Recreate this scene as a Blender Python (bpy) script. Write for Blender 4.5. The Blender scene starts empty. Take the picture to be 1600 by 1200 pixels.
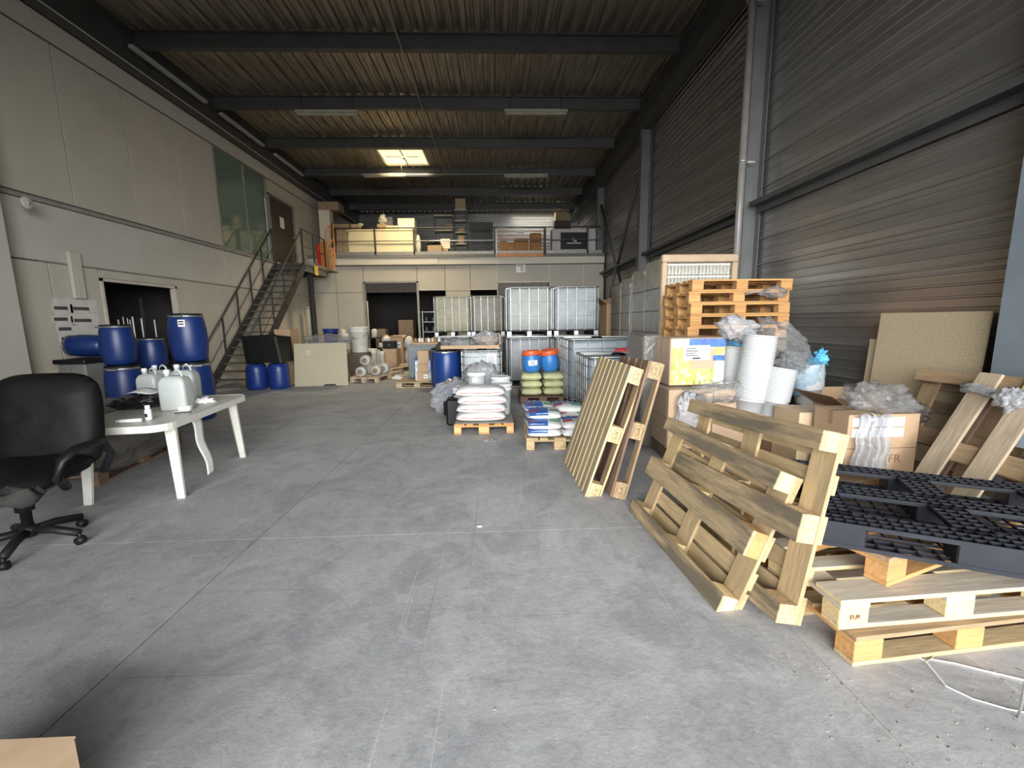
import bpy, bmesh, math, random
from math import pi, sin, cos, radians as RD
from mathutils import Vector as V, Matrix, noise as NZ
random.seed(7)
SC = bpy.context.scene
COL = SC.collection
# ------------------------------------------------------------------ camera, light, exposure
FPX, CAMH = 660.0, 1.55
def _basis():
    dy = V(((776-800)/FPX, (502-600)/FPX, 1.0)).normalized()
    d = V((0.0139, 1.0, 0.0)); d.z = -(d.x*dy.x+d.y*dy.y)/dy.z; d.normalize()
    z = -d
    return dy.cross(z), dy, z
BX, BY, BZ = _basis()
cam = bpy.data.cameras.new('camera'); camo = bpy.data.objects.new('camera', cam); COL.objects.link(camo)
cam.sensor_fit = 'HORIZONTAL'; cam.sensor_width = 36.0; cam.lens = FPX/1600*36.0; cam.clip_start = .05; cam.clip_end = 200
# camera axes (right, up, back) written in world coordinates
rt = V((BX.x, BY.x, BZ.x)); up = -V((BX.y, BY.y, BZ.y)); bk = -V((BX.z, BY.z, BZ.z))
M = Matrix.Identity(4)
for i in range(3):
    M[i][0], M[i][1], M[i][2] = rt[i], up[i], bk[i]
M[2][3] = CAMH
camo.matrix_world = M
SC.camera = camo
w = bpy.data.worlds.new('sky'); SC.world = w; w.use_nodes = True
w.node_tree.nodes['Background'].inputs[0].default_value = (.70, .75, .82, 1); w.node_tree.nodes['Background'].inputs[1].default_value = .6
def area(name, loc, rot, sx, sy, power, col, spread=180):
    l = bpy.data.lights.new(name, 'AREA'); l.shape = 'RECTANGLE'; l.size = sx; l.size_y = sy; l.energy = power; l.color = col; l.spread = RD(spread)
    o = bpy.data.objects.new(name, l); COL.objects.link(o); o.location = loc; o.rotation_euler = rot; return o
area('daylight_outside_entrance', (1.2, -20, 6.2), (RD(90), 0, 0), 44, 12.2, 23000, (.97, .985, 1.0))
area('daylight_through_skylight', (-3.1, 15.75, 7.17), (0, 0, 0), 1.4, 1.4, 170, (1.0, .83, .55), 120)
area('daylight_through_rear_skylight', (2.1, 21.9, 7.25), (0, 0, 0), 2.3, .6, 60, (.95, .93, .85), 150)
SC.view_settings.view_transform = 'Standard'; SC.view_settings.look = 'None'; SC.view_settings.gamma = 1
SC.view_settings.use_curve_mapping = False
SC.view_settings.exposure = 0.42
# ------------------------------------------------------------------ photo point -> world point on a known plane
def ray(px, py):
    c = V(((px-800)/FPX, (py-600)/FPX, 1.0)); return V((BX.dot(c), BY.dot(c), BZ.dot(c)))
def FL(px, py, Z=0.0):
    r = ray(px, py); t = (Z-CAMH)/r.z; return V((r.x*t, r.y*t, Z))
def AY(px, py, Y):
    r = ray(px, py); t = Y/r.y; return V((r.x*t, Y, CAMH+r.z*t))
def AX(px, py, X):
    r = ray(px, py); t = X/r.x; return V((X, r.y*t, CAMH+r.z*t))
# ------------------------------------------------------------------ materials
MT = {}
def mat(name, col, rough=.6, metal=0, var=.06, nscale=6, bump=0, bscale=40, stretch=(1,1,1), dark=None, darkamt=.5, dscale=2.5, rnd=0, spec=.5, trans=0, alpha=1, emit=0, dth=(.5,.7), coord='Object', fine=0):
    if name in MT: return MT[name]
    m = bpy.data.materials.new(name); m.use_nodes = True; nt = m.node_tree; N = nt.nodes; L = nt.links
    b = N['Principled BSDF']; b.inputs['Roughness'].default_value = rough; b.inputs['Metallic'].default_value = metal
    b.inputs['Specular IOR Level'].default_value = spec
    if trans: b.inputs['Transmission Weight'].default_value = trans
    if alpha < 1: b.inputs['Alpha'].default_value = alpha
    tc = N.new('ShaderNodeTexCoord'); mp = N.new('ShaderNodeMapping'); L.new(tc.outputs[coord], mp.inputs[0]); mp.inputs['Scale'].default_value = stretch
    if rnd:
        oi = N.new('ShaderNodeObjectInfo'); cb = N.new('ShaderNodeCombineXYZ'); mu = N.new('ShaderNodeMath'); mu.operation = 'MULTIPLY'; mu.inputs[1].default_value = 37
        L.new(oi.outputs['Random'], mu.inputs[0])
        for k in range(3): L.new(mu.outputs[0], cb.inputs[k])
        L.new(cb.outputs[0], mp.inputs['Location'])
    n1 = N.new('ShaderNodeTexNoise'); n1.inputs['Scale'].default_value = nscale; n1.inputs['Detail'].default_value = 6; L.new(mp.outputs[0], n1.inputs[0])
    hs = N.new('ShaderNodeHueSaturation'); hs.inputs['Color'].default_value = (*col, 1)
    mr = N.new('ShaderNodeMapRange'); mr.inputs[1].default_value = .3; mr.inputs[2].default_value = .7; mr.inputs[3].default_value = 1-var*2; mr.inputs[4].default_value = 1+var*2
    L.new(n1.outputs[0], mr.inputs[0])
    val = mr.outputs[0]
    if rnd:
        r2 = N.new('ShaderNodeMapRange'); r2.inputs[3].default_value = 1-rnd; r2.inputs[4].default_value = 1+rnd; L.new(oi.outputs['Random'], r2.inputs[0])
        mm = N.new('ShaderNodeMath'); mm.operation = 'MULTIPLY'; L.new(val, mm.inputs[0]); L.new(r2.outputs[0], mm.inputs[1]); val = mm.outputs[0]
    L.new(val, hs.inputs['Value'])
    out = hs.outputs[0]
    if dark:
        n2 = N.new('ShaderNodeTexNoise'); n2.inputs['Scale'].default_value = dscale; n2.inputs['Detail'].default_value = 8; n2.inputs['Roughness'].default_value = .65
        mq = N.new('ShaderNodeMapping'); L.new(tc.outputs[coord], mq.inputs[0]); mq.inputs['Scale'].default_value = tuple(1+(q-1)*.35 for q in stretch)
        if rnd: L.new(cb.outputs[0], mq.inputs['Location'])
        L.new(mq.outputs[0], n2.inputs[0])
        m2 = N.new('ShaderNodeMapRange'); m2.inputs[1].default_value = dth[0]; m2.inputs[2].default_value = dth[1]; m2.inputs[4].default_value = darkamt; L.new(n2.outputs[0], m2.inputs[0])
        mx = N.new('ShaderNodeMix'); mx.data_type = 'RGBA'; L.new(m2.outputs[0], mx.inputs[0]); L.new(out, mx.inputs[6]); mx.inputs[7].default_value = (*dark, 1); out = mx.outputs[2]
    L.new(out, b.inputs['Base Color'])
    if emit:
        L.new(out, b.inputs['Emission Color']); b.inputs['Emission Strength'].default_value = emit
    if bump:
        n3 = N.new('ShaderNodeTexNoise'); n3.inputs['Scale'].default_value = bscale; n3.inputs['Detail'].default_value = 5; L.new(mp.outputs[0], n3.inputs[0])
        bp = N.new('ShaderNodeBump'); bp.inputs['Strength'].default_value = bump; bp.inputs['Distance'].default_value = .01; L.new(n3.outputs[0], bp.inputs['Height']); L.new(bp.outputs[0], b.inputs['Normal'])
    MT[name] = m; return m
def wood(name, col, dark, amt=.6, rnd=.12, dth=(.5,.68)):
    return mat(name, col, rough=.8, var=.09, nscale=5, stretch=(1, 14, 14), bump=.12, bscale=14, dark=dark, darkamt=amt*.8, dscale=1.1, dth=dth, rnd=rnd, spec=.25)
W_PALE = wood('pale_pallet_wood', (.43, .315, .17), (.18, .14, .09), .6)
W_DIRTY = wood('dirty_pale_pallet_wood', (.36, .27, .155), (.085, .075, .06), .95, dth=(.44,.58))
W_FACE = wood('weathered_deck_wood', (.30, .245, .15), (.15, .12, .085), .6)
W_FRESH_LIT = wood('fresh_and_lit_sawn_wood', (.62, .47, .24), (.48, .34, .17), .3)  # for fresh blocks, and for board edges where light is painted in
W_ORANGE = wood('orange_pallet_wood', (.46, .25, .095), (.26, .15, .07), .6)
W_GREY = wood('greyed_plank_wood', (.47, .41, .32), (.22, .20, .17), .7)
W_DARK = wood('dark_pallet_wood', (.17, .11, .075), (.07, .05, .035), .6)
W_OLD = wood('old_brown_plank_wood', (.31, .215, .125), (.12, .085, .05), .6)
W_PALE2 = wood('bleached_plank_wood', (.47, .375, .26), (.20, .145, .10), .8)
CHIP = mat('chipboard_block', (.48, .34, .19), rough=.85, var=.22, nscale=90, bump=.4, bscale=90, rnd=.08)
PBOARD = mat('particle_board', (.43, .35, .225), rough=.8, var=.10, nscale=70, dark=(.36,.30,.19), darkamt=.5, dscale=1.5)
CARD = mat('brown_cardboard', (.44, .30, .18), rough=.8, var=.04, nscale=4, rnd=.12, dark=(.36,.24,.14), darkamt=.35, dscale=2)
CARDP = mat('pale_cardboard_sheet', (.42, .37, .26), rough=.8, var=.03, nscale=3, stretch=(1,1,14))
CARDW = mat('white_cardboard', (.74, .66, .50), rough=.7, var=.03)
TAPE = mat('brown_tape', (.30, .19, .11), rough=.3, var=.05)
PAPER = mat('white_paper', (.80, .80, .78), rough=.7, var=.03)
INK = mat('black_ink', (.02, .02, .02), rough=.6, var=.02)
CREAM = mat('cream_wall_panel', (.47, .43, .35), rough=.7, var=.02, nscale=2, dark=(.42,.38,.31), darkamt=.5, dscale=.8)
RENDER = mat('off_white_painted_wall', (.48, .45, .385), rough=.8, var=.02, nscale=2, bump=.15, bscale=60, dark=(.42,.39,.33), darkamt=.5, dscale=.7)
TRIMG = mat('grey_aluminium_trim', (.30, .29, .26), rough=.45, metal=.4)
TRIML = mat('light_painted_trim', (.52, .48, .39), rough=.5)
JOINT = mat('dark_joint', (.10, .095, .08), rough=.9)
GALV = mat('galvanised_sheet', (.40, .39, .37), rough=.36, metal=.8, var=.08, nscale=1.5, stretch=(1,.3,6), dark=(.27,.26,.24), darkamt=.6, dscale=.6)
DECK = mat('bare_steel_roof_deck', (.33, .295, .25), rough=.45, metal=.7, var=.2, nscale=2.5, stretch=(5,.3,1), dark=(.15,.13,.11), darkamt=.6, dscale=1.2)
STEEL = mat('dark_grey_painted_steel', (.062, .061, .059), rough=.5, var=.08, nscale=3)
STEELM = mat('mid_grey_painted_steel', (.115, .117, .114), rough=.5, var=.06, nscale=3)
STEELB = mat('blue_grey_painted_steel', (.17, .205, .23), rough=.5, var=.05, nscale=3)
RAILM = mat('dark_stair_steel', (.045, .04, .035), rough=.55, var=.1)
TREAD = mat('grating_steel', (.12, .115, .10), rough=.6, metal=.3)
ORANGE = mat('orange_painted_steel', (.52, .20, .04), rough=.45, var=.06)
ZINC = mat('zinc_tube', (.36, .37, .36), rough=.42, metal=.8, var=.1)
ALU = mat('bare_aluminium', (.62, .62, .60), rough=.35, metal=.8)
BLUE = mat('blue_drum_plastic', (.006, .025, .125), rough=.4, var=.08, nscale=3)
BLUEB = mat('bright_blue_plastic', (.03, .17, .45), rough=.4, var=.05)
BLUEP = mat('deep_blue_plastic', (.008, .03, .17), rough=.38, var=.06)
REDO = mat('orange_red_plastic', (.62, .10, .025), rough=.4, var=.05)
RED = mat('red_plastic', (.55, .03, .03), rough=.5)
BLACK = mat('black_plastic', (.008, .008, .009), rough=.5, var=.1, spec=.3)
BLKP = mat('black_pallet_plastic', (.012, .013, .019), rough=.5, var=.15, nscale=5, spec=.35)
LEATHER = mat('black_leatherette', (.005, .005, .005), rough=.6, bump=.5, bscale=9, var=.1, spec=.18)
FOAM = mat('torn_grey_foam', (.022, .02, .018), rough=.95, var=.2, bump=.6, bscale=30)
WHITEP = mat('white_plastic', (.66, .675, .675), rough=.35, var=.02)
TABLEP = mat('white_garden_plastic', (.60, .59, .53), rough=.4, var=.03, dark=(.42,.38,.30), darkamt=.4, dscale=5, dth=(.55,.75))
MILKY = mat('milky_jug_plastic', (.50, .53, .50), rough=.3, var=.03, trans=.15)
TANK = mat('ibc_tank_plastic', (.40, .42, .39), rough=.55, var=.05, dark=(.33,.34,.31), darkamt=.5, dscale=1.3)
TANKW = mat('yellowed_ibc_tank_plastic', (.42, .38, .27), rough=.55, var=.05)
TANKB = mat('filled_ibc_tank_plastic', (.17, .20, .225), rough=.4, var=.08, nscale=2)
BAGW = mat('white_sack', (.56, .56, .54), rough=.6, var=.03, bump=.25, bscale=18)
BAGY = mat('pale_yellow_sack', (.46, .46, .24), rough=.5, var=.08, bump=.35, bscale=20)
BAGB = mat('blue_sack_print', (.025, .11, .40), rough=.4, var=.25, nscale=18)
GREEN = mat('green_print', (.05, .32, .12), rough=.5)
GLOW = mat('skylight_acrylic', (.95, .82, .50), rough=.5, var=.02, emit=.9)
LAMPW = mat('unlit_lamp_diffuser', (.36, .34, .27), rough=.4)
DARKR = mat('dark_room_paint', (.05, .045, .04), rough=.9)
GREENR = mat('office_wall_paint', (.20, .22, .17), rough=.8)
DOORB = mat('brown_door', (.055, .042, .03), rough=.55)
CREAMC = mat('cream_chest_enamel', (.78, .68, .42), rough=.4, var=.02)
BEIGEB = mat('beige_film', (.62, .56, .46), rough=.4, var=.1)
def film(name, col, alpha, rough=.18, bump=.5, bscale=7):
    m = bpy.data.materials.new(name); m.use_nodes = True; nt = m.node_tree; N = nt.nodes; L = nt.links
    b = N['Principled BSDF']; b.inputs['Roughness'].default_value = rough; b.inputs['Base Color'].default_value = (*col, 1); b.inputs['Specular IOR Level'].default_value = 1.0
    tc = N.new('ShaderNodeTexCoord'); n = N.new('ShaderNodeTexNoise'); n.inputs['Scale'].default_value = bscale; n.inputs['Detail'].default_value = 3; n.inputs['Distortion'].default_value = 2.0; L.new(tc.outputs['Object'], n.inputs[0])
    lw = N.new('ShaderNodeLayerWeight'); lw.inputs[0].default_value = .45
    mr = N.new('ShaderNodeMapRange'); mr.inputs[1].default_value = .0; mr.inputs[2].default_value = 1.0; mr.inputs[3].default_value = alpha*.6; mr.inputs[4].default_value = min(1, alpha*2.2); L.new(lw.outputs['Facing'], mr.inputs[0]); L.new(mr.outputs[0], b.inputs['Alpha'])
    bp = N.new('ShaderNodeBump'); bp.inputs['Strength'].default_value = bump; bp.inputs['Distance'].default_value = .03; L.new(n.outputs[0], bp.inputs['Height']); L.new(bp.outputs[0], b.inputs['Normal'])
    MT[name] = m; return m
FILM = film('clear_stretch_film', (.38, .38, .38), .24)
FILMC = film('thin_clear_film', (.5, .5, .5), .10, .12, .9, 9)
FILMD = film('dusty_stretch_film', (.16, .15, .13), .45)
FILMS = film('shiny_stretch_film', (.5, .51, .53), .5, .10)
FILMB = film('blue_tinted_bag_film', (.22, .56, .78), .30)
# ------------------------------------------------------------------ mesh helpers
KIDS = {}
def reg(o, p):
    if p: o.parent = p; KIDS.setdefault(p.name, []).append(o)
    return o
class MB:
    def __init__(s): s.v = []; s.f = []; s.mi = []; s.sm = []
    def add(s, vs, fs, mi=0, smooth=False):
        o = len(s.v); s.v += [tuple(v) for v in vs]; s.f += [tuple(i+o for i in f) for f in fs]; s.mi += [mi]*len(fs); s.sm += [smooth]*len(fs)
        return s
    def box(s, x0, y0, z0, x1, y1, z1, mi=0, c=0.0):
        if c <= 0:
            vs = [(x0,y0,z0),(x1,y0,z0),(x1,y1,z0),(x0,y1,z0),(x0,y0,z1),(x1,y0,z1),(x1,y1,z1),(x0,y1,z1)]
            return s.add(vs, [(0,3,2,1),(4,5,6,7),(0,1,5,4),(1,2,6,5),(2,3,7,6),(3,0,4,7)], mi)
        X = (x0,x1); Y = (y0,y1); Z = (z0,z1); vs = []; idx = {}
        for i in (0,1):
            for j in (0,1):
                for k in (0,1):
                    sx, sy, sz = (1,-1)[i], (1,-1)[j], (1,-1)[k]
                    for a in range(3):
                        p = [X[i]+sx*c, Y[j]+sy*c, Z[k]+sz*c]; p[a] = (X[i],Y[j],Z[k])[a]
                        idx[i,j,k,a] = len(vs); vs.append(p)
        fs = []
        q = lambda *t: [idx[u] for u in t]
        for a in range(3):
            o = [b for b in range(3) if b != a]
            for e in (0,1):
                def K(u, w_):
                    t = [0,0,0]; t[a] = e; t[o[0]] = u; t[o[1]] = w_; return tuple(t)
                fs.append(q(*[K(u,w_)+(a,) for u, w_ in ((0,0),(1,0),(1,1),(0,1))]))
        for a in range(3):
            o = [b for b in range(3) if b != a]
            for u in (0,1):
                for w_ in (0,1):
                    def K(e):
                        t = [0,0,0]; t[a] = e; t[o[0]] = u; t[o[1]] = w_; return tuple(t)
                    fs.append([idx[K(0)+(o[0],)], idx[K(1)+(o[0],)], idx[K(1)+(o[1],)], idx[K(0)+(o[1],)]])
        for i in (0,1):
            for j in (0,1):
                for k in (0,1): fs.append([idx[i,j,k,a] for a in range(3)])
        cx = V(((x0+x1)/2, (y0+y1)/2, (z0+z1)/2)); out = []
        for f in fs:
            p = [V(vs[t]) for t in f]; n = (p[1]-p[0]).cross(p[2]-p[0]); ce = sum(p, V())/len(p)
            out.append(f if n.dot(ce-cx) > 0 else f[::-1])
        return s.add(vs, out, mi)
    def tube(s, pts, r, n=8, mi=0, closed=False, caps=True):
        pts = [V(p) for p in pts]; vs = []; fs = []; m = len(pts)
        for i, p in enumerate(pts):
            if closed: t = pts[(i+1) % m]-pts[i-1]
            else: t = pts[min(i+1, m-1)]-pts[max(i-1, 0)]
            t.normalize(); a = V((0,0,1)) if abs(t.z) < .9 else V((1,0,0)); u = t.cross(a).normalized(); w_ = t.cross(u)
            for k in range(n):
                an = 2*pi*k/n; vs.append(p+(u*cos(an)+w_*sin(an))*r)
        for i in range(m if closed else m-1):
            j = (i+1) % m
            for k in range(n): fs.append((i*n+k, i*n+(k+1) % n, j*n+(k+1) % n, j*n+k))
        if caps and not closed: fs.append(tuple(range(n))[::-1]); fs.append(tuple(range((m-1)*n, m*n)))
        return s.add(vs, fs, mi, n > 5)
    def bar(s, a, b, w_, h, mi=0):
        a = V(a); b = V(b); t = (b-a).normalized(); up_ = V((0,0,1)) if abs(t.z) < .95 else V((1,0,0))
        u = t.cross(up_).normalized()*w_/2; q = u.cross(t).normalized()*h/2; vs = []
        for p in (a, b): vs += [p-u-q, p+u-q, p+u+q, p-u+q]
        return s.add(vs, [(3,2,1,0),(4,5,6,7),(0,1,5,4),(1,2,6,5),(2,3,7,6),(3,0,4,7)], mi)
    def lathe(s, prof, n=24, mi=0, c=(0,0,0), smooth=True, axis='z'):
        vs = []; fs = []; m = len(prof)
        for r, z in prof:
            for k in range(n):
                a = 2*pi*k/n; p = (r*cos(a), r*sin(a), z)
                if axis == 'x': p = (p[2], p[0], p[1])
                vs.append((p[0]+c[0], p[1]+c[1], p[2]+c[2]))
        for i in range(m-1):
            for k in range(n): fs.append((i*n+k, i*n+(k+1) % n, (i+1)*n+(k+1) % n, (i+1)*n+k))
        fs.append(tuple(range(n))[::-1]); fs.append(tuple(range((m-1)*n, m*n)))
        return s.add(vs, fs, mi, smooth)
    def prism(s, poly, y0, y1, mi=0, axis='y'):
        n = len(poly); vs = []
        for y in (y0, y1):
            for a, b in poly: vs.append((a,y,b) if axis == 'y' else ((y,a,b) if axis == 'x' else (a,b,y)))
        fs = [tuple(range(n)), tuple(range(n, 2*n))[::-1]]+[(i, i+n, (i+1) % n+n, (i+1) % n) for i in range(n)]
        return s.add(vs, fs, mi)
    def grid(s, fn, nu, nv, mi=0, smooth=True, thick=0):
        vs = [fn(i/nu, j/nv) for i in range(nu+1) for j in range(nv+1)]
        fs = [(i*(nv+1)+j, (i+1)*(nv+1)+j, (i+1)*(nv+1)+j+1, i*(nv+1)+j+1) for i in range(nu) for j in range(nv)]
        return s.add(vs, fs, mi, smooth)
    def mesh(s, name):
        me = bpy.data.meshes.new(name); me.from_pydata(s.v, [], s.f); me.polygons.foreach_set('material_index', s.mi); me.polygons.foreach_set('use_smooth', s.sm); me.update(); return me
    def fixn(s, me):
        bm = bmesh.new(); bm.from_mesh(me); bmesh.ops.recalc_face_normals(bm, faces=bm.faces); bm.to_mesh(me); bm.free()
    def build(s, name, mats, parent=None, loc=(0,0,0), rot=(0,0,0), kind=None, solid=0):
        me = s.mesh(name); s.fixn(me)
        for m in (mats if isinstance(mats, (list, tuple)) else [mats]): me.materials.append(m)
        o = bpy.data.objects.new(name, me); COL.objects.link(o); o.location = loc; o.rotation_euler = rot
        reg(o, parent)
        if kind: o['kind'] = kind
        if solid:
            md = o.modifiers.new('solid', 'SOLIDIFY'); md.thickness = solid; md.offset = 0
        return o
def link(name, me, parent=None, loc=(0,0,0), rot=(0,0,0)):
    o = bpy.data.objects.new(name, me); COL.objects.link(o); o.location = loc; o.rotation_euler = rot
    return reg(o, parent)
def tag(o, label=None, cat=None, group=None, kind=None):
    if label: o['label'] = label
    if cat: o['category'] = cat
    if group: o['group'] = group
    if kind: o['kind'] = kind
    return o
def thing(name, label, cat, loc=(0,0,0), rz=0, group=None):
    o = bpy.data.objects.new(name, None); o.empty_display_size = .1; COL.objects.link(o); o.location = loc; o.rotation_euler = (0,0,rz)
    return tag(o, label, cat, group)
def copy_tree(o, label=None, loc=None, rz=None, parent=None, group=None):
    c = o.copy(); COL.objects.link(c); c.parent = None; reg(c, parent)
    if label: c['label'] = label
    if group: c['group'] = group
    if loc is not None: c.location = loc
    if rz is not None: c.rotation_euler = (0,0,rz) if not isinstance(rz, tuple) else rz
    for ch in list(KIDS.get(o.name, [])): copy_tree(ch, parent=c)
    return c
def sheet(name, m, parent, w_, h, t=.004, loc=(0,0,0), rot=(0,0,0)):
    return MB().box(-w_/2, -t/2, -h/2, w_/2, t/2, h/2).build(name, m, parent, loc, rot)
def text(name, s, size, m, parent, loc, rot, ext=.001):
    cu = bpy.data.curves.new(name, 'FONT'); cu.body = s; cu.size = size; cu.extrude = ext; cu.align_x = 'CENTER'; cu.align_y = 'CENTER'
    t = bpy.data.objects.new('tmp', cu); COL.objects.link(t); dg = bpy.context.evaluated_depsgraph_get(); me = bpy.data.meshes.new_from_object(t.evaluated_get(dg)); bpy.data.objects.remove(t)
    me.materials.clear(); me.materials.append(m)
    return link(name, me, parent, loc, rot)
def BX_(name, m, parent, x0, y0, z0, x1, y1, z1, c=0, kind=None):
    return MB().box(x0,y0,z0,x1,y1,z1,0,c).build(name, m, parent, kind=kind)
# ================================================================== THE SETTING
LX, RX, YB, YM = -7.15, 4.3, 23.0, 16.9
def struct(name, m, parent=None, *b, **k):
    return BX_(name, m, parent, *b, kind=None if parent else 'structure', **k)
def sroot(name):
    o = bpy.data.objects.new(name, None); COL.objects.link(o); o['kind'] = 'structure'; return o
# concrete floor: slabs with sunk joints
def concrete():
    m = bpy.data.materials.new('worn_concrete'); m.use_nodes = True; nt = m.node_tree; N = nt.nodes; L = nt.links; b = N['Principled BSDF']
    tc = N.new('ShaderNodeTexCoord'); P = tc.outputs['Object']
    def noise(scale, det, ro, sc=(1,1,1), rotz=0, dist=0):
        mp = N.new('ShaderNodeMapping'); mp.inputs['Scale'].default_value = sc; mp.inputs['Rotation'].default_value = (0,0,rotz); L.new(P, mp.inputs[0])
        n = N.new('ShaderNodeTexNoise'); n.inputs['Scale'].default_value = scale; n.inputs['Detail'].default_value = det; n.inputs['Roughness'].default_value = ro; n.inputs['Distortion'].default_value = dist
        L.new(mp.outputs[0], n.inputs[0]); return n.outputs[0]
    def rng(v, a, b_, c, d):
        r = N.new('ShaderNodeMapRange'); L.new(v, r.inputs[0])
        for i, q in enumerate((a,b_,c,d)): r.inputs[i+1].default_value = q
        return r.outputs[0]
    def mixc(f, a, bcol):
        x = N.new('ShaderNodeMix'); x.data_type = 'RGBA'; L.new(f, x.inputs[0])
        if isinstance(a, tuple): x.inputs[6].default_value = (*a, 1)
        else: L.new(a, x.inputs[6])
        x.inputs[7].default_value = (*bcol, 1); return x.outputs[2]
    c = mixc(rng(noise(.5, 8, .6), .35, .65, 0, 1), (.35, .35, .35), (.44, .44, .435))
    c = mixc(rng(noise(1.6, 12, .75, dist=.8), .45, .60, 0, .6), c, (.235, .24, .25))
    c = mixc(rng(noise(6, 12, .8, dist=.5), .50, .62, 0, .28), c, (.58, .58, .58))
    c = mixc(rng(noise(13, 12, .8), .51, .64, 0, .33), c, (.17, .175, .18))
    c = mixc(rng(noise(45, 4, .7), .60, .72, 0, .45), c, (.16, .16, .165))
    c = mixc(rng(noise(5, 4, .5, (9, .12, 1), .12), .66, .72, 0, .45), c, (.56, .56, .56))
    c = mixc(rng(noise(4, 4, .5, (12, .10, 1), -.35), .68, .73, 0, .5), c, (.17, .17, .175))
    c = mixc(rng(noise(3, 4, .5, (.10, 9, 1), .08), .66, .72, 0, .4), c, (.20, .20, .20))
    c = mixc(rng(noise(70, 2, .5), .735, .76, 0, .8), c, (.74, .74, .72))
    L.new(c, b.inputs['Base Color']); L.new(rng(noise(3, 6, .6), .3, .7, .5, .8), b.inputs['Roughness']); b.inputs['Specular IOR Level'].default_value = .35
    bp = N.new('ShaderNodeBump'); bp.inputs['Strength'].default_value = .25; bp.inputs['Distance'].default_value = .01; L.new(noise(35, 8, .7), bp.inputs['Height']); L.new(bp.outputs[0], b.inputs['Normal'])
    return m
CONC = concrete()
floor = sroot('floor')
BX_('joint_filler', JOINT, floor, LX-3.2, -.6, -.2, RX+.1, 23.4, -.03)
xs = [-10.2, -1.78, 4.4]; ys = [-.6, 2.955, 6.38, 9.9, 13.4, 16.9, 20.2, 23.3]
for i in range(len(xs)-1):
    for j in range(len(ys)-1):
        g = .004
        BX_('slab', CONC, floor, xs[i]+g, ys[j]+g*.6, -.15, xs[i+1]-g, ys[j+1]-g*.6, 0)
# right wall: horizontal liner trays
wr = sroot('wall_right')
prof = [(0,.03),(.012,.03),(.022,0),(.10,0),(.108,.011),(.122,.011),(.13,0),(.215,0),(.223,.011),(.237,.011),(.245,0),(.33,0),(.338,.011),(.352,.011),(.36,0),(.4,0)]
def tray(length):
    me = MB().prism([(-d, z) for z, d in prof]+[(.05, .4), (.05, 0)], 0, length)
    k = me.mesh('panel'); me.fixn(k); k.materials.append(GALV); return k
bays = [-.6, 3.3, 7.1, 12.1, 17.1, YB]
for i in range(5):
    k = tray(bays[i+1]-bays[i]-.01)
    for z in range(18): link('panel', k, wr, (RX, bays[i], z*.4))
# rear wall with the same trays
wb = sroot('wall_back')
kb = tray(RX-LX)
for z in range(18):
    if z*.4 > 3.5: link('panel', kb, wb, (LX, YB, z*.4), (0,0,-pi/2)).rotation_euler = (0,0,-pi/2)
for o in KIDS.get(wb.name, []): o.location = (LX, YB, o.location.z); o.rotation_euler = (0, 0, pi/2); o.location.x = RX
# roof deck
ceil = sroot('ceiling')
dp = []
for k in range(3):
    x = k*.2667
    dp += [(x,0),(x+.045,0),(x+.055,-.008),(x+.065,0),(x+.11,0),(x+.13,-.05),(x+.165,-.05),(x+.17,-.044),(x+.185,-.044),(x+.19,-.05),(x+.225,-.05),(x+.245,0)]
dp = dp+[(.8,0)]
segs = [-.6, 7.0, 15.0, 16.5, 21.55, 22.25, 23.2]
for j in range(6):
    me = MB().prism(dp+[(.8,.06),(0,.06)], 0, segs[j+1]-segs[j]); k = me.mesh('deck_sheet'); me.fixn(k); k.materials.append(DECK)
    for i in range(15):
        if j == 2 and i in (4,5): continue
        if j == 4 and i in (10,11,12): continue
        link('deck_sheet', k, ceil, (-7.5+.4+.8*i-0.0, segs[j], 7.22))
# purlins
def ibeam(a, b, hgt, wid, name, m, parent=None, t=.018, side=None):
    a = V(a); b = V(b); d = (b-a); Ln = d.length; mb = MB()
    mb.box(-wid/2, 0, 0, wid/2, Ln, t); mb.box(-wid/2, 0, hgt-t, wid/2, Ln, hgt); mb.box(-t/2, 0, t, t/2, Ln, hgt-t)
    o = mb.build(name, m, parent, a); o.rotation_euler = (0, 0, math.atan2(-d.x, d.y)); return o
for i, y in enumerate((2.3, 4.6, 6.95, 9.3, 11.65, 14.05, 16.65, 19.0, 21.3)):
    ibeam((3.78, y, 6.86), (-6.9, y, 6.86), .3, .13, 'trim_%d' % (i+1), STEEL)['kind'] = 'structure'
ibeam((-6.98, -.5, 6.47), (-6.98, 23, 6.47), .66, .26, 'trim_10', STEEL)['kind'] = 'structure'
ibeam((3.98, -.5, 6.6), (3.98, 23, 6.6), .52, .3, 'trim_11', STEEL)['kind'] = 'structure'
# columns on the right (H sections), girts, bracing
def hcol(y, name, m=STEELM, top=6.6):
    mb = MB(); mb.box(3.98, y, 0, 3.995, y+.24, top); mb.box(4.245, y, 0, 4.26, y+.24, top); mb.box(3.995, y+.11, 0, 4.245, y+.125, top)
    mb.box(3.93, y-.02, 0, 4.27, y+.26, .02)
    o = mb.build(name, m); o['kind'] = 'structure'; return o
for i, (y, m) in enumerate(((3.01, STEELB), (6.95, STEELM), (12.0, STEELM), (17.0, STEELM), (-.45, STEELB))): hcol(y, 'trim_%d' % (20+i), m)
for i, (a, b) in enumerate(((-.2, 3.01), (3.25, 6.95), (7.2, 12.0), (12.25, 17.0))):
    mb = MB(); mb.box(4.06, a, 3.30, 4.26, b, 3.312); mb.box(4.06, a, 3.312, 4.072, b, 3.37); mb.box(4.2, a, 3.2, 4.212, b, 3.3)
    o = mb.build('trim_%d' % (30+i), STEEL); o['kind'] = 'structure'
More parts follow.
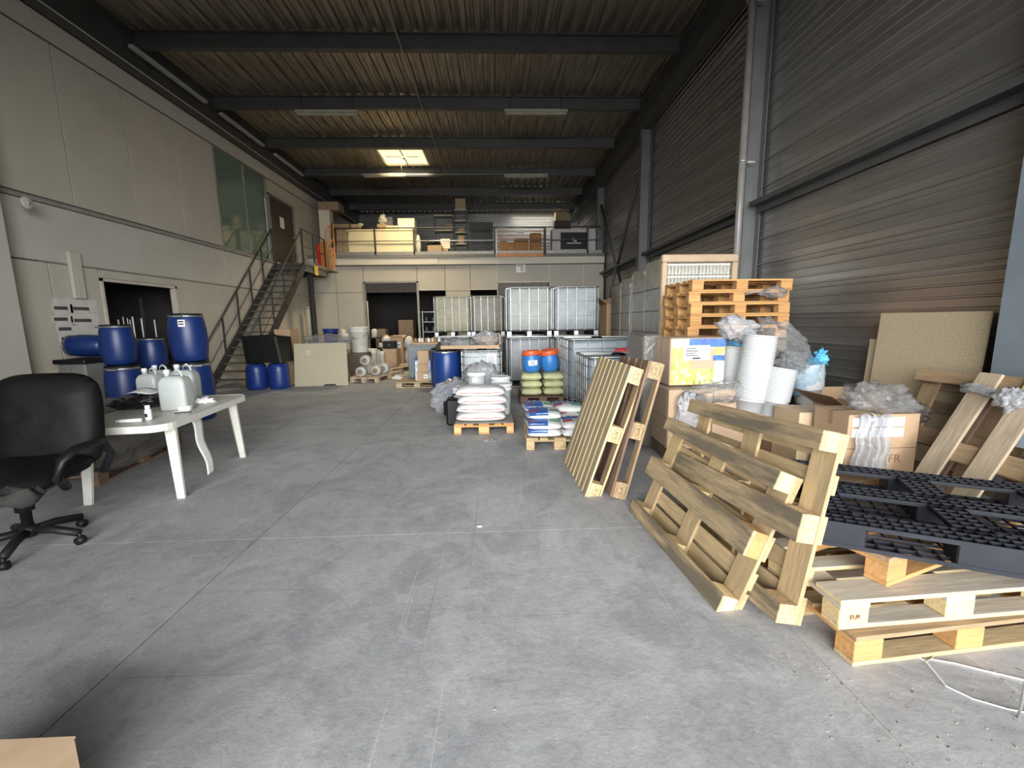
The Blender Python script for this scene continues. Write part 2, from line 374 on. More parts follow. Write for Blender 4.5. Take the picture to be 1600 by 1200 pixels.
mb = MB(); mb.box(3.93, 6.93, 3.28, 3.98, 7.2, 3.3); mb.box(3.93, 6.93, 3.40, 3.98, 7.2, 3.42)
o = mb.build('trim_36', STEELM); o['kind'] = 'structure'
mb = MB()
mb.tube([(4.1, 16.9, 5.9), (4.1, 14.7, 3.35)], .045, 8); mb.tube([(4.1, 12.3, 5.9), (4.1, 14.5, 3.35)], .045, 8)
mb.tube([(4.1, 16.9, .3), (4.1, 14.7, 3.3)], .045, 8); mb.tube([(4.1, 12.3, .3), (4.1, 14.5, 3.3)], .045, 8)
o = mb.build('trim_37', STEEL); o['kind'] = 'structure'
# rainwater pipe beside the column
t = thing('rain_pipe', 'tall grey vertical pipe clipped to the steel column on the ribbed right wall', 'pipe', (3.87, 6.88, 0))
MB().tube([(0,0,0), (0,0,6.6)], .055, 16).build('pipe', mat('grey_pipe_plastic', (.20, .185, .17), rough=.35), t)
for z in (1.9, 3.95, 6.2):
    mb = MB(); mb.tube([(.07*cos(a*pi/8), .07*sin(a*pi/8), 0) for a in range(16)], .009, 6, closed=True); mb.box(.05, -.01, -.012, .2, .01, .012)
    mb.build('bracket', ALU, t, (0,0,z))
# left wall -----------------------------------------------------------------
wl = sroot('wall_left')
def lp(y0, y1, z0, z1, m=CREAM, g=.009, name='panel'):
    return BX_(name, m, wl, LX-.08, y0+g, z0+g, LX, y1-g, z1-g, c=.003)
BX_('backing', JOINT, wl, LX-.12, 6.0, 0, LX-.012, 8.1, 6.1); BX_('backing', JOINT, wl, LX-.12, 8.1, 2.42, LX-.012, 9.88, 6.1)
BX_('backing', JOINT, wl, LX-.12, 9.9, 0, LX-.012, 11.74, 6.1); BX_('backing', JOINT, wl, LX-.12, 11.7, 0, LX-.012, 16.9, 3.55)
BX_('backing', JOINT, wl, LX-.12, 16.0, 3.5, LX-.012, 18.1, 6.1); BX_('backing', JOINT, wl, LX-.12, 14.3, 5.66, LX-.012, 16.0, 6.1)
for a, b in ((6.0, 7.22), (7.22, 8.08), (9.92, 11.3), (11.3, 12.9), (12.9, 14.4), (14.4, 15.6), (15.6, 16.9)): lp(a, b, 0, 2.58)
lp(8.08, 9.92, 2.42, 2.58)
lp(6.0, 11.75, 2.59, 3.5, RENDER, name='band'); lp(11.75, 17.0, 2.59, 3.5, RENDER, name='band')
for a, b in ((6.3, 7.83), (7.83, 9.13), (9.13, 10.45), (10.45, 11.78)): lp(a, b, 3.59, 6.1)
lp(14.3, 16.02, 5.66, 6.1); lp(16.02, 17.0, 3.59, 6.1); lp(17.0, 18.1, 3.59, 6.1); lp(6.0, 23, 6.11, 6.48, RENDER, name='band')
BX_('sill_strip', mat('grey_sill', (.26, .25, .22), rough=.6), wl, LX-.02, 6.5, 3.5, LX+.035, 14.3, 3.56)
BX_('drip_strip', TRIMG, wl, LX-.02, 7.1, 2.575, LX+.012, 16.9, 2.60)
BX_('head_strip', JOINT, wl, LX-.02, 6.5, 6.09, LX+.012, 17.9, 6.115)
BX_('backing', JOINT, wl, LX-.12, 16.9, 0, LX-.012, 23.1, 6.5); lp(18.1, 20.5, 4.1, 6.1); lp(20.5, 23, 4.1, 6.1)
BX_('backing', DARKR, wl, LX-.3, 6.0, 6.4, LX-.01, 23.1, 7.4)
# pier in the foreground
o = struct('trim_40', RENDER, None, -7.3, -.6, 0, -6.88, 6.45, 7.2)
o = struct('trim_41', mat('worn_grey_post', (.24, .24, .23), rough=.8, var=.15), None, -6.9, 5.45, 0, -6.84, 5.72, 1.6)
# front wall around the entrance
wf = sroot('wall_front')
BX_('panel', RENDER, wf, -7.2, -.85, 0, -3.1, -.62, 7.2); BX_('panel', RENDER, wf, 4.0, -.85, 0, 4.4, -.62, 7.2); BX_('panel', RENDER, wf, -3.1, -.85, 4.9, 4.0, -.62, 7.2)
# upper window with the office behind it
win = sroot('window_1')
mb = MB()
for y in (11.8, 13.08, 14.27): mb.box(LX-.05, y-.02, 3.58, LX+.01, y+.02, 6.1)
mb.box(LX-.05, 11.8, 3.56, LX+.01, 14.27, 3.6); mb.box(LX-.05, 11.8, 6.07, LX+.01, 14.27, 6.1); mb.build('window_frame', TRIMG, win)
GL = bpy.data.materials.new('greenish_glass'); GL.use_nodes = True; b = GL.node_tree.nodes['Principled BSDF']
b.inputs['Base Color'].default_value = (.20, .28, .22, 1); b.inputs['Roughness'].default_value = .03; b.inputs['Alpha'].default_value = .45; b.inputs['Specular IOR Level'].default_value = .8
for y in (11.82, 13.1): BX_('pane', GL, win, LX-.03, y, 3.6, LX-.022, y+(1.24 if y < 12 else 1.15), 6.07)
off = sroot('trim_42')
BX_('office_wall', GREENR, off, -9.9, 11.5, 3.5, -9.8, 16.5, 6.3); BX_('office_floor', DARKR, off, -9.9, 11.5, 3.45, LX-.1, 16.5, 3.5)
BX_('office_ceiling', GREENR, off, -9.9, 11.5, 6.12, LX-.1, 16.5, 6.2); BX_('office_end', GREENR, off, -9.9, 14.3, 3.5, LX-.15, 14.4, 6.2); BX_('office_end', GREENR, off, -9.9, 11.5, 3.5, LX-.15, 11.6, 6.2)
area('office_fill_light', (-8.5, 13, 6.05), (0,0,0), 2, 2, 9, (1, .9, .65))  # added warm lamp under the closed ceiling to light the office interior
t = thing('shelf_rack', 'pale slatted rack standing behind the glass of the upper office', 'rack', (-8.3, 12.9, 3.5))
for y in (-.9, 0, .9):
    for x in (-.2, .2): BX_('post', W_PALE, t, x-.02, y-.02, 0, x+.02, y+.02, 1.25)
for z in (.35, .8, 1.2): BX_('shelf', W_PALE, t, -.22, -.95, z, .22, .95, z+.03)
def crumple(name, m, parent, size, loc=(0,0,0), rot=(0,0,0), seed=0, sub=4, amp=.35, fr=2.2, flat=0, solid=0):
    bm = bmesh.new(); bmesh.ops.create_icosphere(bm, subdivisions=sub, radius=1)
    for v in bm.verts:
        p = v.co.normalized(); q = p*fr+V((seed*3.1, seed*1.7, seed))
        n = NZ.noise(q)*.55+(1-abs(NZ.noise(q*1.9+V((4,1,2))))*2.4)*.30+(1-abs(NZ.noise(q*4.1))*2.6)*.12-.3
        r = 1+amp*n*1.6; v.co = V((p.x*r*size[0], p.y*r*size[1], p.z*r*size[2]))
        if flat and v.co.z < -flat*size[2]: v.co.z = -flat*size[2]
    me = bpy.data.meshes.new(name); bm.to_mesh(me); bm.free(); me.materials.append(m)
    me.polygons.foreach_set('use_smooth', [k % 7 > 1 for k in range(len(me.polygons))]) if 0 else me.polygons.foreach_set('use_smooth', [True]*len(me.polygons))
    o = link(name, me, parent, loc, rot); return o
tag(crumple('plastic_bag', mat('dull_white_bag', (.62,.60,.50), rough=.4), None, (.3,.4,.28), (-8.3, 12.3, 5.0), seed=3, flat=.9), 'crumpled white plastic bag on top of the rack behind the upper glass', 'bag')
# brown double door on the landing
d = sroot('door_1')
BX_('door_leaf', DOORB, d, LX-.06, 14.4, 3.58, LX-.01, 15.95, 5.6)
mb = MB(); mb.box(LX-.08, 14.31, 3.56, LX+.02, 14.39, 5.68); mb.box(LX-.08, 15.96, 3.56, LX+.02, 16.03, 5.68); mb.box(LX-.08, 14.31, 5.61, LX+.02, 16.03, 5.68); mb.build('door_frame', TRIMG, d)
MB().tube([(LX-.01, 15.8, 4.55), (LX+.05, 15.8, 4.55), (LX+.05, 15.68, 4.55)], .012, 8).build('door_handle', ALU, d)
t = tag(BX_('paper_notice', PAPER, None, LX-.009, 15.0, 4.75, LX-.006, 15.28, 5.1), 'white paper notice taped to the brown door at the stair head', 'notice')
# ground floor doorway in the left wall: frame, dark store behind
d = sroot('door_2')
mb = MB(); mb.box(LX-.1, 8.08, 0, LX+.02, 8.13, 2.42); mb.box(LX-.1, 9.87, 0, LX+.02, 9.92, 2.42); mb.box(LX-.1, 8.08, 2.37, LX+.02, 9.92, 2.42); mb.build('door_frame', TRIML, d)
st = sroot('trim_43')
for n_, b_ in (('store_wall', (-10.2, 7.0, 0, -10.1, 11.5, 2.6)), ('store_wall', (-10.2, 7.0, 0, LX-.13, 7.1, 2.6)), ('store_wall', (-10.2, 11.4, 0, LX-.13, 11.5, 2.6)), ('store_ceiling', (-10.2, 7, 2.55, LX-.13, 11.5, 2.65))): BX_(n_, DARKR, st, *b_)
# back partition under the mezzanine
wm = sroot('wall_partition')
def bp_(x0, x1, z0, z1, m=CREAM, name='panel', g=.008): return BX_(name, m, wm, x0+g, YM, z0+g, x1-g, YM+.08, z1-g, c=.003)
CREAM2 = mat('greyer_cream_panel', (.42, .40, .34), rough=.7, var=.02, nscale=2)
for x0, x1, z0, z1 in ((-7.15,-5.1,.0,3.72),(-3.05,-1.97,2.8,3.72),(-1.97,-1.0,0,3.72),(-1.0,.06,2.8,3.72),(-5.1,-3.05,3.1,3.72),(.06,2.1,3.06,3.72),(2.1,4.25,0,3.72)):
    BX_('backing', JOINT, wm, x0, YM+.02, z0, x1, YM+.09, z1)
for z0, z1 in ((0, 2.72), (2.72, 3.72)):
    for a, b in ((-7.15, -6.16), (-6.16, -5.1)): bp_(a, b, z0, z1)
bp_(-5.1, -3.05, 3.1, 3.72); bp_(-3.05, -1.97, 2.8, 3.72); bp_(-1.97, -1.0, 2.74, 3.72); bp_(-1.97, -1.0, 0, 2.74); bp_(-1.0, .06, 2.8, 3.72)
bp_(.06, 2.1, 3.06, 3.72, CREAM2); bp_(2.1, 3.42, 0, 3.72, CREAM2); bp_(3.42, 4.25, 0, 3.72, CREAM2)
mb = MB()
for x in (.06, 2.1, 3.42): mb.box(x-.02, YM-.012, 0 if x > 3 else 0, x+.02, YM, 3.72)
mb.box(.06, YM-.012, 3.03, 2.1, YM, 3.09); mb.box(-3.05, YM-.012, 2.77, -1.97, YM, 2.81); mb.box(-1.0, YM-.012, 2.77, .06, YM, 2.81); mb.build('edge_strips', TRIML, wm)
mb = MB(); mb.box(-5.12, YM-.03, 0, -5.05, YM+.1, 3.12); mb.box(-3.08, YM-.03, 0, -3.0, YM+.1, 3.12); mb.box(-5.12, YM-.03, 3.07, -3.0, YM+.1, 3.14); mb.build('door_frame', TRIMG, wm)
BX_('shutter_box', mat('dark_brown_shutter', (.10, .08, .065), rough=.7), wm, -5.05, YM+.1, 2.72, -3.08, YM+.3, 3.1)
BX_('shutter_box', mat('grey_shutter', (.20, .185, .16), rough=.7), wm, .1, YM+.1, 2.55, 2.05, YM+.2, 3.05)
MB().tube([(-5.0, YM-.04, .2), (-5.0, YM-.04, 2.4)], .02, 8).build('pull_bar', TRIML, wm)
FASC = mat('fascia_paint', (.58, .54, .45), rough=.7, var=.02, nscale=2)
BX_('fascia', FASC, wm, LX, YM-.06, 3.76, -2.2, YM, 4.0, c=.004); BX_('fascia', FASC, wm, -2.19, YM-.05, 3.76, 4.25, YM, 4.0, c=.004)
BX_('fascia_lip', TRIMG, wm, LX, YM-.07, 3.735, 4.25, YM, 3.757)
sl = sroot('floor_mezzanine')
BX_('slab', mat('mezzanine_edge', (.17, .165, .15), rough=.7), sl, LX, YM-.08, 4.0, RX-.05, YB, 4.12)
rm = sroot('trim_44')
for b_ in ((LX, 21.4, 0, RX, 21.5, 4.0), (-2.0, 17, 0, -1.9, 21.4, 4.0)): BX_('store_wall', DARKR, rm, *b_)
# skylight
sk = sroot('window_2')
BX_('pane', GLOW, sk, -3.88, 15.02, 7.24, -2.32, 16.48, 7.26)
mb = MB(); mb.box(-3.9, 15.0, 7.19, -2.3, 15.06, 7.27); mb.box(-3.9, 16.44, 7.19, -2.3, 16.5, 7.27); mb.box(-3.9, 15, 7.19, -3.84, 16.5, 7.27); mb.box(-2.36, 15, 7.19, -2.3, 16.5, 7.27); mb.build('window_frame', mat('cream_frame', (.6,.55,.4)), sk)
mb = MB(); mb.box(-3.12, 15.06, 7.19, -3.08, 16.44, 7.215); mb.tube([(-3.1, 15.6, 7.1), (-3.1, 15.6, 7.2)], .03, 8); mb.tube([(-3.7, 15.7, 7.21), (-3.2, 15.7, 7.21)], .012, 6); mb.tube([(-3.0, 15.7, 7.21), (-2.6, 15.7, 7.21)], .012, 6); mb.build('opener', TRIMG, sk)
sk = sroot('window_3'); BX_('pane', GLOW, sk, .9, 21.55, 7.30, 3.3, 22.25, 7.32)
# ================================================================== BUILDERS
def frame_mat(origin, x, y, z):
    m = Matrix.Identity(4)
    for i in range(3): m[i][0], m[i][1], m[i][2], m[i][3] = x[i], y[i], z[i], origin[i]
    return m
BCACHE = {}
def board_mesh(l, w_, h, m, c=.003, side=None):
    k = (round(l,3), round(w_,3), round(h,3), m.name, side.name if side else '')
    if k not in BCACHE:
        mb = MB().box(-l/2, -w_/2, -h/2, l/2, w_/2, h/2, 0, c); me = mb.mesh('board'); mb.fixn(me); me.materials.append(m); BCACHE[k] = me
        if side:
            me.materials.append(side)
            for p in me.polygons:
                if abs(p.normal.z) < .5: p.material_index = 1  # sawn side faces get paler wood: light on the edges put into the colour
    return BCACHE[k]
def pallet(label, origin, mat4=None, rz=0, L=1.2, D=.8, deck=None, face=W_PALE, edge=W_PALE, block=W_PALE, bottom=None, group=None, seed=0, jit=.002, blockw=(.1,.145), stamp=False, nstr=3, name='wooden_pallet', side=None, odd=None):
    """wooden pallet: long boards along x, origin at the underside centre"""
    R = random.Random(seed*13+5)
    t = thing(name, label, 'pallet', origin, rz, group)
    if mat4 is not None: t.matrix_world = mat4
    bottom = bottom or face
    deck = deck or [(-D/2+.0725, .145), (-D/4+.01, .1), (0, .145), (D/4-.01, .1), (D/2-.0725, .145)]
    bx = [-L/2+.0725, 0, L/2-.0725]; by = [(-D/2+blockw[0]/2, blockw[0]), (0, blockw[1]), (D/2-blockw[0]/2, blockw[0])]
    j = lambda: R.uniform(-jit, jit)
    for y, w_ in by: link('bottom_board', board_mesh(L, w_, .022, bottom, side=side), t, (j(), y+j(), .011), (0,0,j()))
    for x in bx:
        for y, w_ in by:
            link('block', board_mesh(.145, w_, .078, odd if odd and x > .3 and y == 0 else block, .004), t, (x+j(), y, .061))
            if stamp and x > .3:
                pass
        link('stringer_board', board_mesh(D, .145, .022, edge), t, (x+j(), 0, .111), (0,0,pi/2+j()))
    for y, w_ in deck: link('deck_board', board_mesh(L, w_, .022, face, side=side), t, (j(), y+j(), .133+R.uniform(0,.001)), (0,0,j()))
    return t
# drum profiles --------------------------------------------------------
def drum(label, loc, r=.29, h=.93, m=BLUE, lid=BLACK, rz=0, group=None, tag_label=False, open_top=True, rot=None, name='blue_drum'):
    t = thing(name, label, 'drum', loc, rz, group)
    if rot: t.rotation_euler = rot
    rt_ = r*.84
    P = [(r*.72, 0), (r*.80, .012), (r*.86, h*.03), (r*.93, h*.14), (r*.985, h*.3), (r, h*.48), (r*.985, h*.66), (r*.93, h*.82), (rt_+.01, h*.91), (rt_, h*.935), (rt_, h*.955), (rt_-.01, h*.96)]
    MB().lathe(P, 32).build('body', m, t)
    MB().lathe([(rt_+.012, h*.925), (rt_+.016, h*.935), (rt_+.016, h*.95), (rt_+.012, h*.96)], 32).build('clamp_ring', ZINC if open_top else m, t)
    mb = MB().lathe([(rt_+.006, h*.955), (rt_+.006, h*.985), (rt_-.01, h), (rt_-.05, h), (rt_-.06, h*.985), (.02, h*.985)], 32); mb.build('lid', lid, t)
    mb = MB().box(-.06, -rt_-.05, h*.92, .06, -rt_-.01, h*.955, 0, .004); mb.build('clamp_lever', ZINC if open_top else m, t)
    return t
def carton(label, x0, y0, z0, x1, y1, z1, m=CARD, rz=0, group=None, tape='x', parent_name='cardboard_box', lab=None, flaps=False, cat='box', tilt=None):
    cx, cy = (x0+x1)/2, (y0+y1)/2; a, b_, h = (x1-x0)/2, (y1-y0)/2, z1-z0
    t = thing(parent_name, label, cat, (cx, cy, z0), rz, group)
    if tilt: t.rotation_euler = (tilt[0], tilt[1], rz)
    g = .0015
    mb = MB().box(-a, -b_, 0, a, b_, h-.006, 0, .004)
    mb.build('carton', m, t)
    if flaps:
        for s in (-1, 1):
            f = MB().box(0, -b_, 0, a*.9, b_, .004).build('flap', m, t, (s*a, 0, h-.006)); f.rotation_euler = (0, RD(-35) if s > 0 else RD(180+35), 0)
            f2 = MB().box(-a, 0, 0, a, b_*.5, .004).build('flap', m, t, (0, s*b_, h-.006)); f2.rotation_euler = (RD(50), 0, 0 if s > 0 else pi)
    else:
        MB().box(-a, -b_, h-.006, -g if tape == 'y' else a, b_ if tape == 'y' else -g, h).build('flap', m, t)
        MB().box(g if tape == 'y' else -a, -b_ if tape == 'y' else g, h-.006, a, b_, h).build('flap', m, t)
        mb = MB(); w_ = .025
        if tape == 'y': mb.box(-w_, -b_-.001, h-.001, w_, b_+.001, h+.001); mb.box(-w_, -b_-.0015, h-.12 if h > .2 else h*.5, w_, -b_, h)
        else: mb.box(-a-.001, -w_, h-.001, a+.001, w_, h+.001); mb.box(-a-.0015, -w_, h*.6, -a, w_, h)
        if tape == 'f': pass
        mb.build('tape', TAPE, t)
    if lab:
        lx, lz, lw, lh = lab; MB().box((lx-lw/2)*1.0, -b_-.002, lz-lh/2, lx+lw/2, -b_-.0005, lz+lh/2).build('paper_label', PAPER, t)
        MB().box(lx-lw*.35, -b_-.003, lz-lh*.1, lx+lw*.2, -b_-.002, lz+lh*.1).build('printed_lines', INK, t)
    return t
def sack_mesh(lx, ly, h, seed=0, puff=1.0):
    mb = MB(); nu, nv = 20, 14
    def prof(u, v, s):
        x = (u-.5)*2; y = (v-.5)*2
        e = (1-abs(x)**3.2)*(1-abs(y)**3.0); e = max(e, 0)**.42
        n = NZ.noise(V((x*1.7+seed*5, y*1.7, seed*2.2)))*.16+NZ.noise(V((x*5+seed, y*5, 3)))*.05
        px = x*lx/2*(1-.05*(abs(y)**2)); py = y*ly/2*(1-.05*abs(x)**2)
        if s > 0: return (px, py, h*.42+h*.58*e*(1+n)*puff)
        return (px, py, h*.42-h*.42*e*(1+n*.3))
    mb.grid(lambda u, v: prof(u, v, 1), nu, nv); mb.grid(lambda u, v: prof(u, v, -1), nu, nv)
    me = mb.mesh('sack'); bm = bmesh.new(); bm.from_mesh(me); bmesh.ops.remove_doubles(bm, verts=bm.verts, dist=.0004); bmesh.ops.recalc_face_normals(bm, faces=bm.faces); bm.to_mesh(me); bm.free()
    return me
# IBC ------------------------------------------------------------------
def ibc(label, loc, W=1.0, D=1.1, h=1.16, m=TANK, rz=0, seed=0, group='caged liquid tanks', style='sheet', cap=True, lab=False, pal=BLACK):
    t = thing('caged_tank', label, 'tank', loc, rz, group)
    z0 = .15; z1 = h-.03; a = W/2; b_ = D/2
    # bottle with rounded corners
    def rr(x, y, r, n=5):
        p = []
        for cx, cy, s in ((x-r, y-r, 0), (-x+r, y-r, 1), (-x+r, -y+r, 2), (x-r, -y+r, 3)):
            for k in range(n+1): an = (s+k/n)*pi/2; p.append((cx+r*cos(an), cy+r*sin(an)))
        return p
    mb = MB(); lv = [(z0+.005, .06), (z0+.03, .03), (z0+.3, .022), (z1-.08, .024), (z1-.03, .04), (z1-.005, .09)]; n = None; vs = []
    for z, ins in lv:
        p = rr(a-ins, b_-ins, .11); n = len(p); vs += [(x, y, z) for x, y in p]
    fs = [(i*n+k, i*n+(k+1) % n, (i+1)*n+(k+1) % n, (i+1)*n+k) for i in range(len(lv)-1) for k in range(n)]+[tuple(range(n))[::-1], tuple(range((len(lv)-1)*n, len(lv)*n))]
    mb.add(vs, fs, 0, True); mb.build('tank', m, t)
    # cage: front, rear, two sides, top rails
    zt = z1; r = .0085
    def loop(z, rr_=r, ins=0):
        p = rr(a-ins, b_-ins, .09); return MB().tube([(x, y, z) for x, y in p], rr_, 6, closed=True)
    nv = 5 if style == 'sheet' else 5
    cg = MB()
    for s in (-1, 1):
        for k in range(nv):
            x = -a+.1+(W-.2)*k/(nv-1); cg.tube([(x, s*b_, z0), (x, s*b_, zt)], r*(1.15 if style == 'sheet' else .9), 5)
        for k in range(nv+1):
            y = -b_+.1+(D-.2)*k/nv; cg.tube([(s*a, y, z0), (s*a, y, zt)], r, 5)
    cg.build('vertical_cage_tubes', ZINC, t)
    for z in ((z0+.02, .33+z0, z0+.66) if style == 'sheet' else [z0+.02+i*(zt-z0-.04)/4.6 for i in range(5)]):
        loop(z, r*(.55 if style == 'sheet' and z > z0+.1 else 1.0), .012 if style == 'sheet' and z > z0+.1 else 0).build('cage_hoop', ZINC, t)
    loop(zt, .016).build('top_rail', ZINC, t)
    mb = MB(); mb.box(-a+.02, -.04, zt+.01, a-.02, -.01, zt+.022); mb.box(-a+.02, .2, zt+.01, a-.02, .23, zt+.022); mb.build('cross_bar', ZINC, t)
    # base
    mb = MB()
    mb.box(-a, -b_, .13, a, b_, .152)
    for x in (-a, -.06, a-.12):
        for y in (-b_, -.06, b_-.12): mb.box(x, y, .02, x+.12, y+.12, .13, 0)
    mb.build('base_pallet', pal, t)
    mb = MB()
    for x in (-a+.06, 0, a-.06): mb.box(x-.05, -b_-.004, .03, x+.05, -b_, .13)
    for s in (-1, 1): mb.box(-a, s*b_-.03, 0, a, s*b_+.03, .02)
    mb.build('steel_runner', ZINC, t)
    MB().lathe([(.09, zt-.03), (.11, zt-.02), (.11, zt+.02), (.08, zt+.03)], 20).build('filling_cap', BLACK, t)
    MB().box(a*.28, -b_-.016, z0+.52, a*.75, -b_-.011, z0+.74).build('type_plate', ALU if not lab else PAPER, t) if lab else None
    if lab:
        for k in range(4): MB().box(a*.34, -b_-.019, z0+.56+.04*k, a*.66, -b_-.016, z0+.57+.04*k).build('printed_line', INK, t)
    return t
# pail -----------------------------------------------------------------
def pail_mesh(r, h, taper=.86, open_=False, rim=.012, n=28):
    mb = MB(); rb = r*taper
    P = [(rb-.01, 0), (rb, .008), (r-.006, h*.80), (r+rim*.5, h*.805), (r+rim*.5, h*.86), (r, h*.865), (r, h*.93), (r+rim, h*.935), (r+rim, h)]
    if open_: P += [(r-.004, h), (r-.008, h*.9), (rb-.004, .02)]
    else: P += [(r-.01, h), (r-.014, h*.975)]
    mb.lathe(P, n); me = mb.mesh('pail'); mb.fixn(me); return me
def crate_lines(): pass
# ================================================================== STAIRCASE (left)
t = thing('staircase', 'dark steel open staircase rising to the brown door on the left wall', 'staircase', (-6.62, 10.6, 0))
XL, XR, Y0, Y1, ZT = -.46, .44, 0.0, 3.68, 3.5
for i in range(17):
    z = ZT*(i+1)/18; y = Y0+.05+(Y1-.05)*(i+.55)/17.6
    BX_('tread', TREAD, t, XL+.03, y-.1, z-.035, XR-.03, y+.13, z, c=.003)
for x in (XL, XR): MB().bar((x, Y0-.05, .02), (x, Y1+.05, ZT-.08), .012, .24).build('stringer', RAILM, t)
for x in (XL, XR): MB().bar((x+(.02 if x < 0 else -.02), Y0-.05, .14), (x+(.02 if x < 0 else -.02), Y1+.05, ZT+.04), .06, .012).build('stringer_flange', RAILM, t)
def rl(y): return ZT*(y-Y0)/(Y1-Y0)
for x in (XL-.02, XR+.02):
    MB().tube([(x, Y0-.02, 1.05), (x, Y1-.02, ZT+1.05)], .024, 8).build('handrail', RAILM, t)
    MB().tube([(x, Y0-.02, .5), (x, Y1-.02, ZT+.5)], .010, 6).build('knee_rail', RAILM, t)
    for k in range(6):
        y = Y0-.0+(Y1-.02)*k/5; MB().box(x-.018, y-.018, max(0, rl(y)-.1), x+.018, y+.018, rl(y)+1.05).build('post', RAILM, t)
# landing platform
t = thing('landing_platform', 'steel landing platform on one post at the head of the stairs', 'platform', (-6.62, 14.28, 0))
BX_('deck', TREAD, t, -.5, 0, 3.46, .44, 1.9, 3.5); BX_('deck', TREAD, t, -.5, 1.9, 3.46, .60, 2.55, 3.5)
mb = MB(); mb.box(.38, 0, 3.24, .44, 1.9, 3.46); mb.box(.44, 0, 3.24, .47, 1.9, 3.26); mb.box(.44, 0, 3.44, .47, 1.9, 3.46); mb.build('edge_channel', STEELM, t)
MB().box(-.5, 0, 3.24, .44, .05, 3.46).build('edge_channel', STEEL, t); MB().box(-.5, 1.85, 3.24, .44, 1.9, 3.46).build('edge_channel', STEEL, t)
for y in (.2, .4, .6, 1.25, 1.5, 1.7): MB().lathe([(.028, -.004), (.028, .004)], 12, axis='x').build('bolt_hole', INK, t, (.442, y, 3.35))
BX_('yellow_sign', mat('yellow_sign', (.8,.5,.06), rough=.5), t, .472, .72, 3.2, .478, 1.0, 3.5)
text('sign_symbol', '!', .2, INK, t, (.481, .9, 3.35), (pi/2, 0, pi/2))
mb = MB(); mb.box(.16, .9, 0, .28, .93, 3.24); mb.box(.21, .8, 0, .23, 1.03, 3.24); mb.box(.16, .8, 0, .28, .81, 3.24); mb.box(.16, 1.02, 0, .28, 1.03, 3.24); mb.build('support_post', RAILM, t)
for y in (.02, .9, 1.85): BX_('guard_post', RAILM, t, .40, y-.022, 3.5, .445, y+.022, 4.56)
MB().tube([(.42, .0, 4.56), (.42, 1.87, 4.56)], .022, 8).build('guard_rail', RAILM, t); MB().tube([(.42, .0, 4.03), (.42, 1.87, 4.03)], .012, 6).build('guard_rail', RAILM, t)
MB().box(.43, 0, 3.5, .445, 1.87, 3.58).build('toe_board', MT['mezzanine_edge'], t)
# orange swing gate past the landing
t = thing('orange_gate', 'orange steel safety gate at the far end of the stair landing', 'gate', (-6.12, 16.2, 3.502))
mb = MB(); pts = [(0,0,.05),(0,0,1.35),(.12,.35,1.75),(.12,.35,.25)]
MB().tube(pts, .03, 6, closed=True).build('gate_frame', ORANGE, t)
for z in (.45, .85): MB().tube([(0,0,z), (.12,.35,z+.3)], .02, 6).build('gate_bar', ORANGE, t)
MB().box(-.25, -.02, .0, 0, .02, 1.0).build('side_panel', ORANGE, t)
t = tag(BX_('red_box', RED, None, -6.62, 16.45, 3.502, -6.5, 16.6, 4.45), 'red extinguisher cabinet seen behind the landing rail', 'cabinet')
tag(BX_('cardboard_box', CARD, None, -6.45, 16.5, 3.502, -6.1, 16.8, 4.35), 'brown box standing at the end of the stair landing', 'box')
# wall lamp, notices, cable cover
t = thing('wall_sounder', 'small round white siren mounted high on the near left pier', 'siren', AX(41, 317, -6.88))
MB().lathe([(.09, 0), (.09, .012), (.075, .028), (.04, .034), (.02, .035)], 24, axis='x')  .build('housing', RENDER, t); MB().lathe([(.03, .033), (.03, .04)], 16, axis='x').build('boss', RENDER, t)
t = thing('cable_cover', 'tall beige cable cover fixed above the pinned notices', 'cover', (-7.14, 7.62, 0))
BX_('cover', RENDER, t, 0, -.1, 2.03, .06, .1, 2.8, c=.01); BX_('cover_groove', CREAM, t, .06, -.03, 2.05, .064, .0, 2.5)
NL = [(7.33, 1.86, .17, .12), (7.30, 1.68, .17, .09), (7.34, 1.52, .16, .12), (7.36, 1.36, .16, .12), (7.68, 1.86, .22, .13), (7.68, 1.66, .24, .13)]
NN = ['upper left', 'second in the left column', 'third in the left column', 'lowest in the left column', 'upper right', 'lower right']
BX_('board', mat('notice_board', (.55,.53,.48), rough=.6), wl, LX-.002, 7.2, 1.25, LX+.003, 7.95, 2.02)
for (y, z, w_, h), nn in zip(NL, NN):
    t = thing('wall_notice', 'white paper notice with dark heading on the left wall, %s' % nn, 'notice', (LX+.004, y, z), 0, 'notices beside the dark doorway')
    BX_('sheet', mat('faded_paper', (.55,.53,.48)), t, 0, -w_, -h*.6, .002, w_, h*.6); BX_('heading', STEEL, t, .002, -w_*.8, -.025, .003, w_*.5, .03)
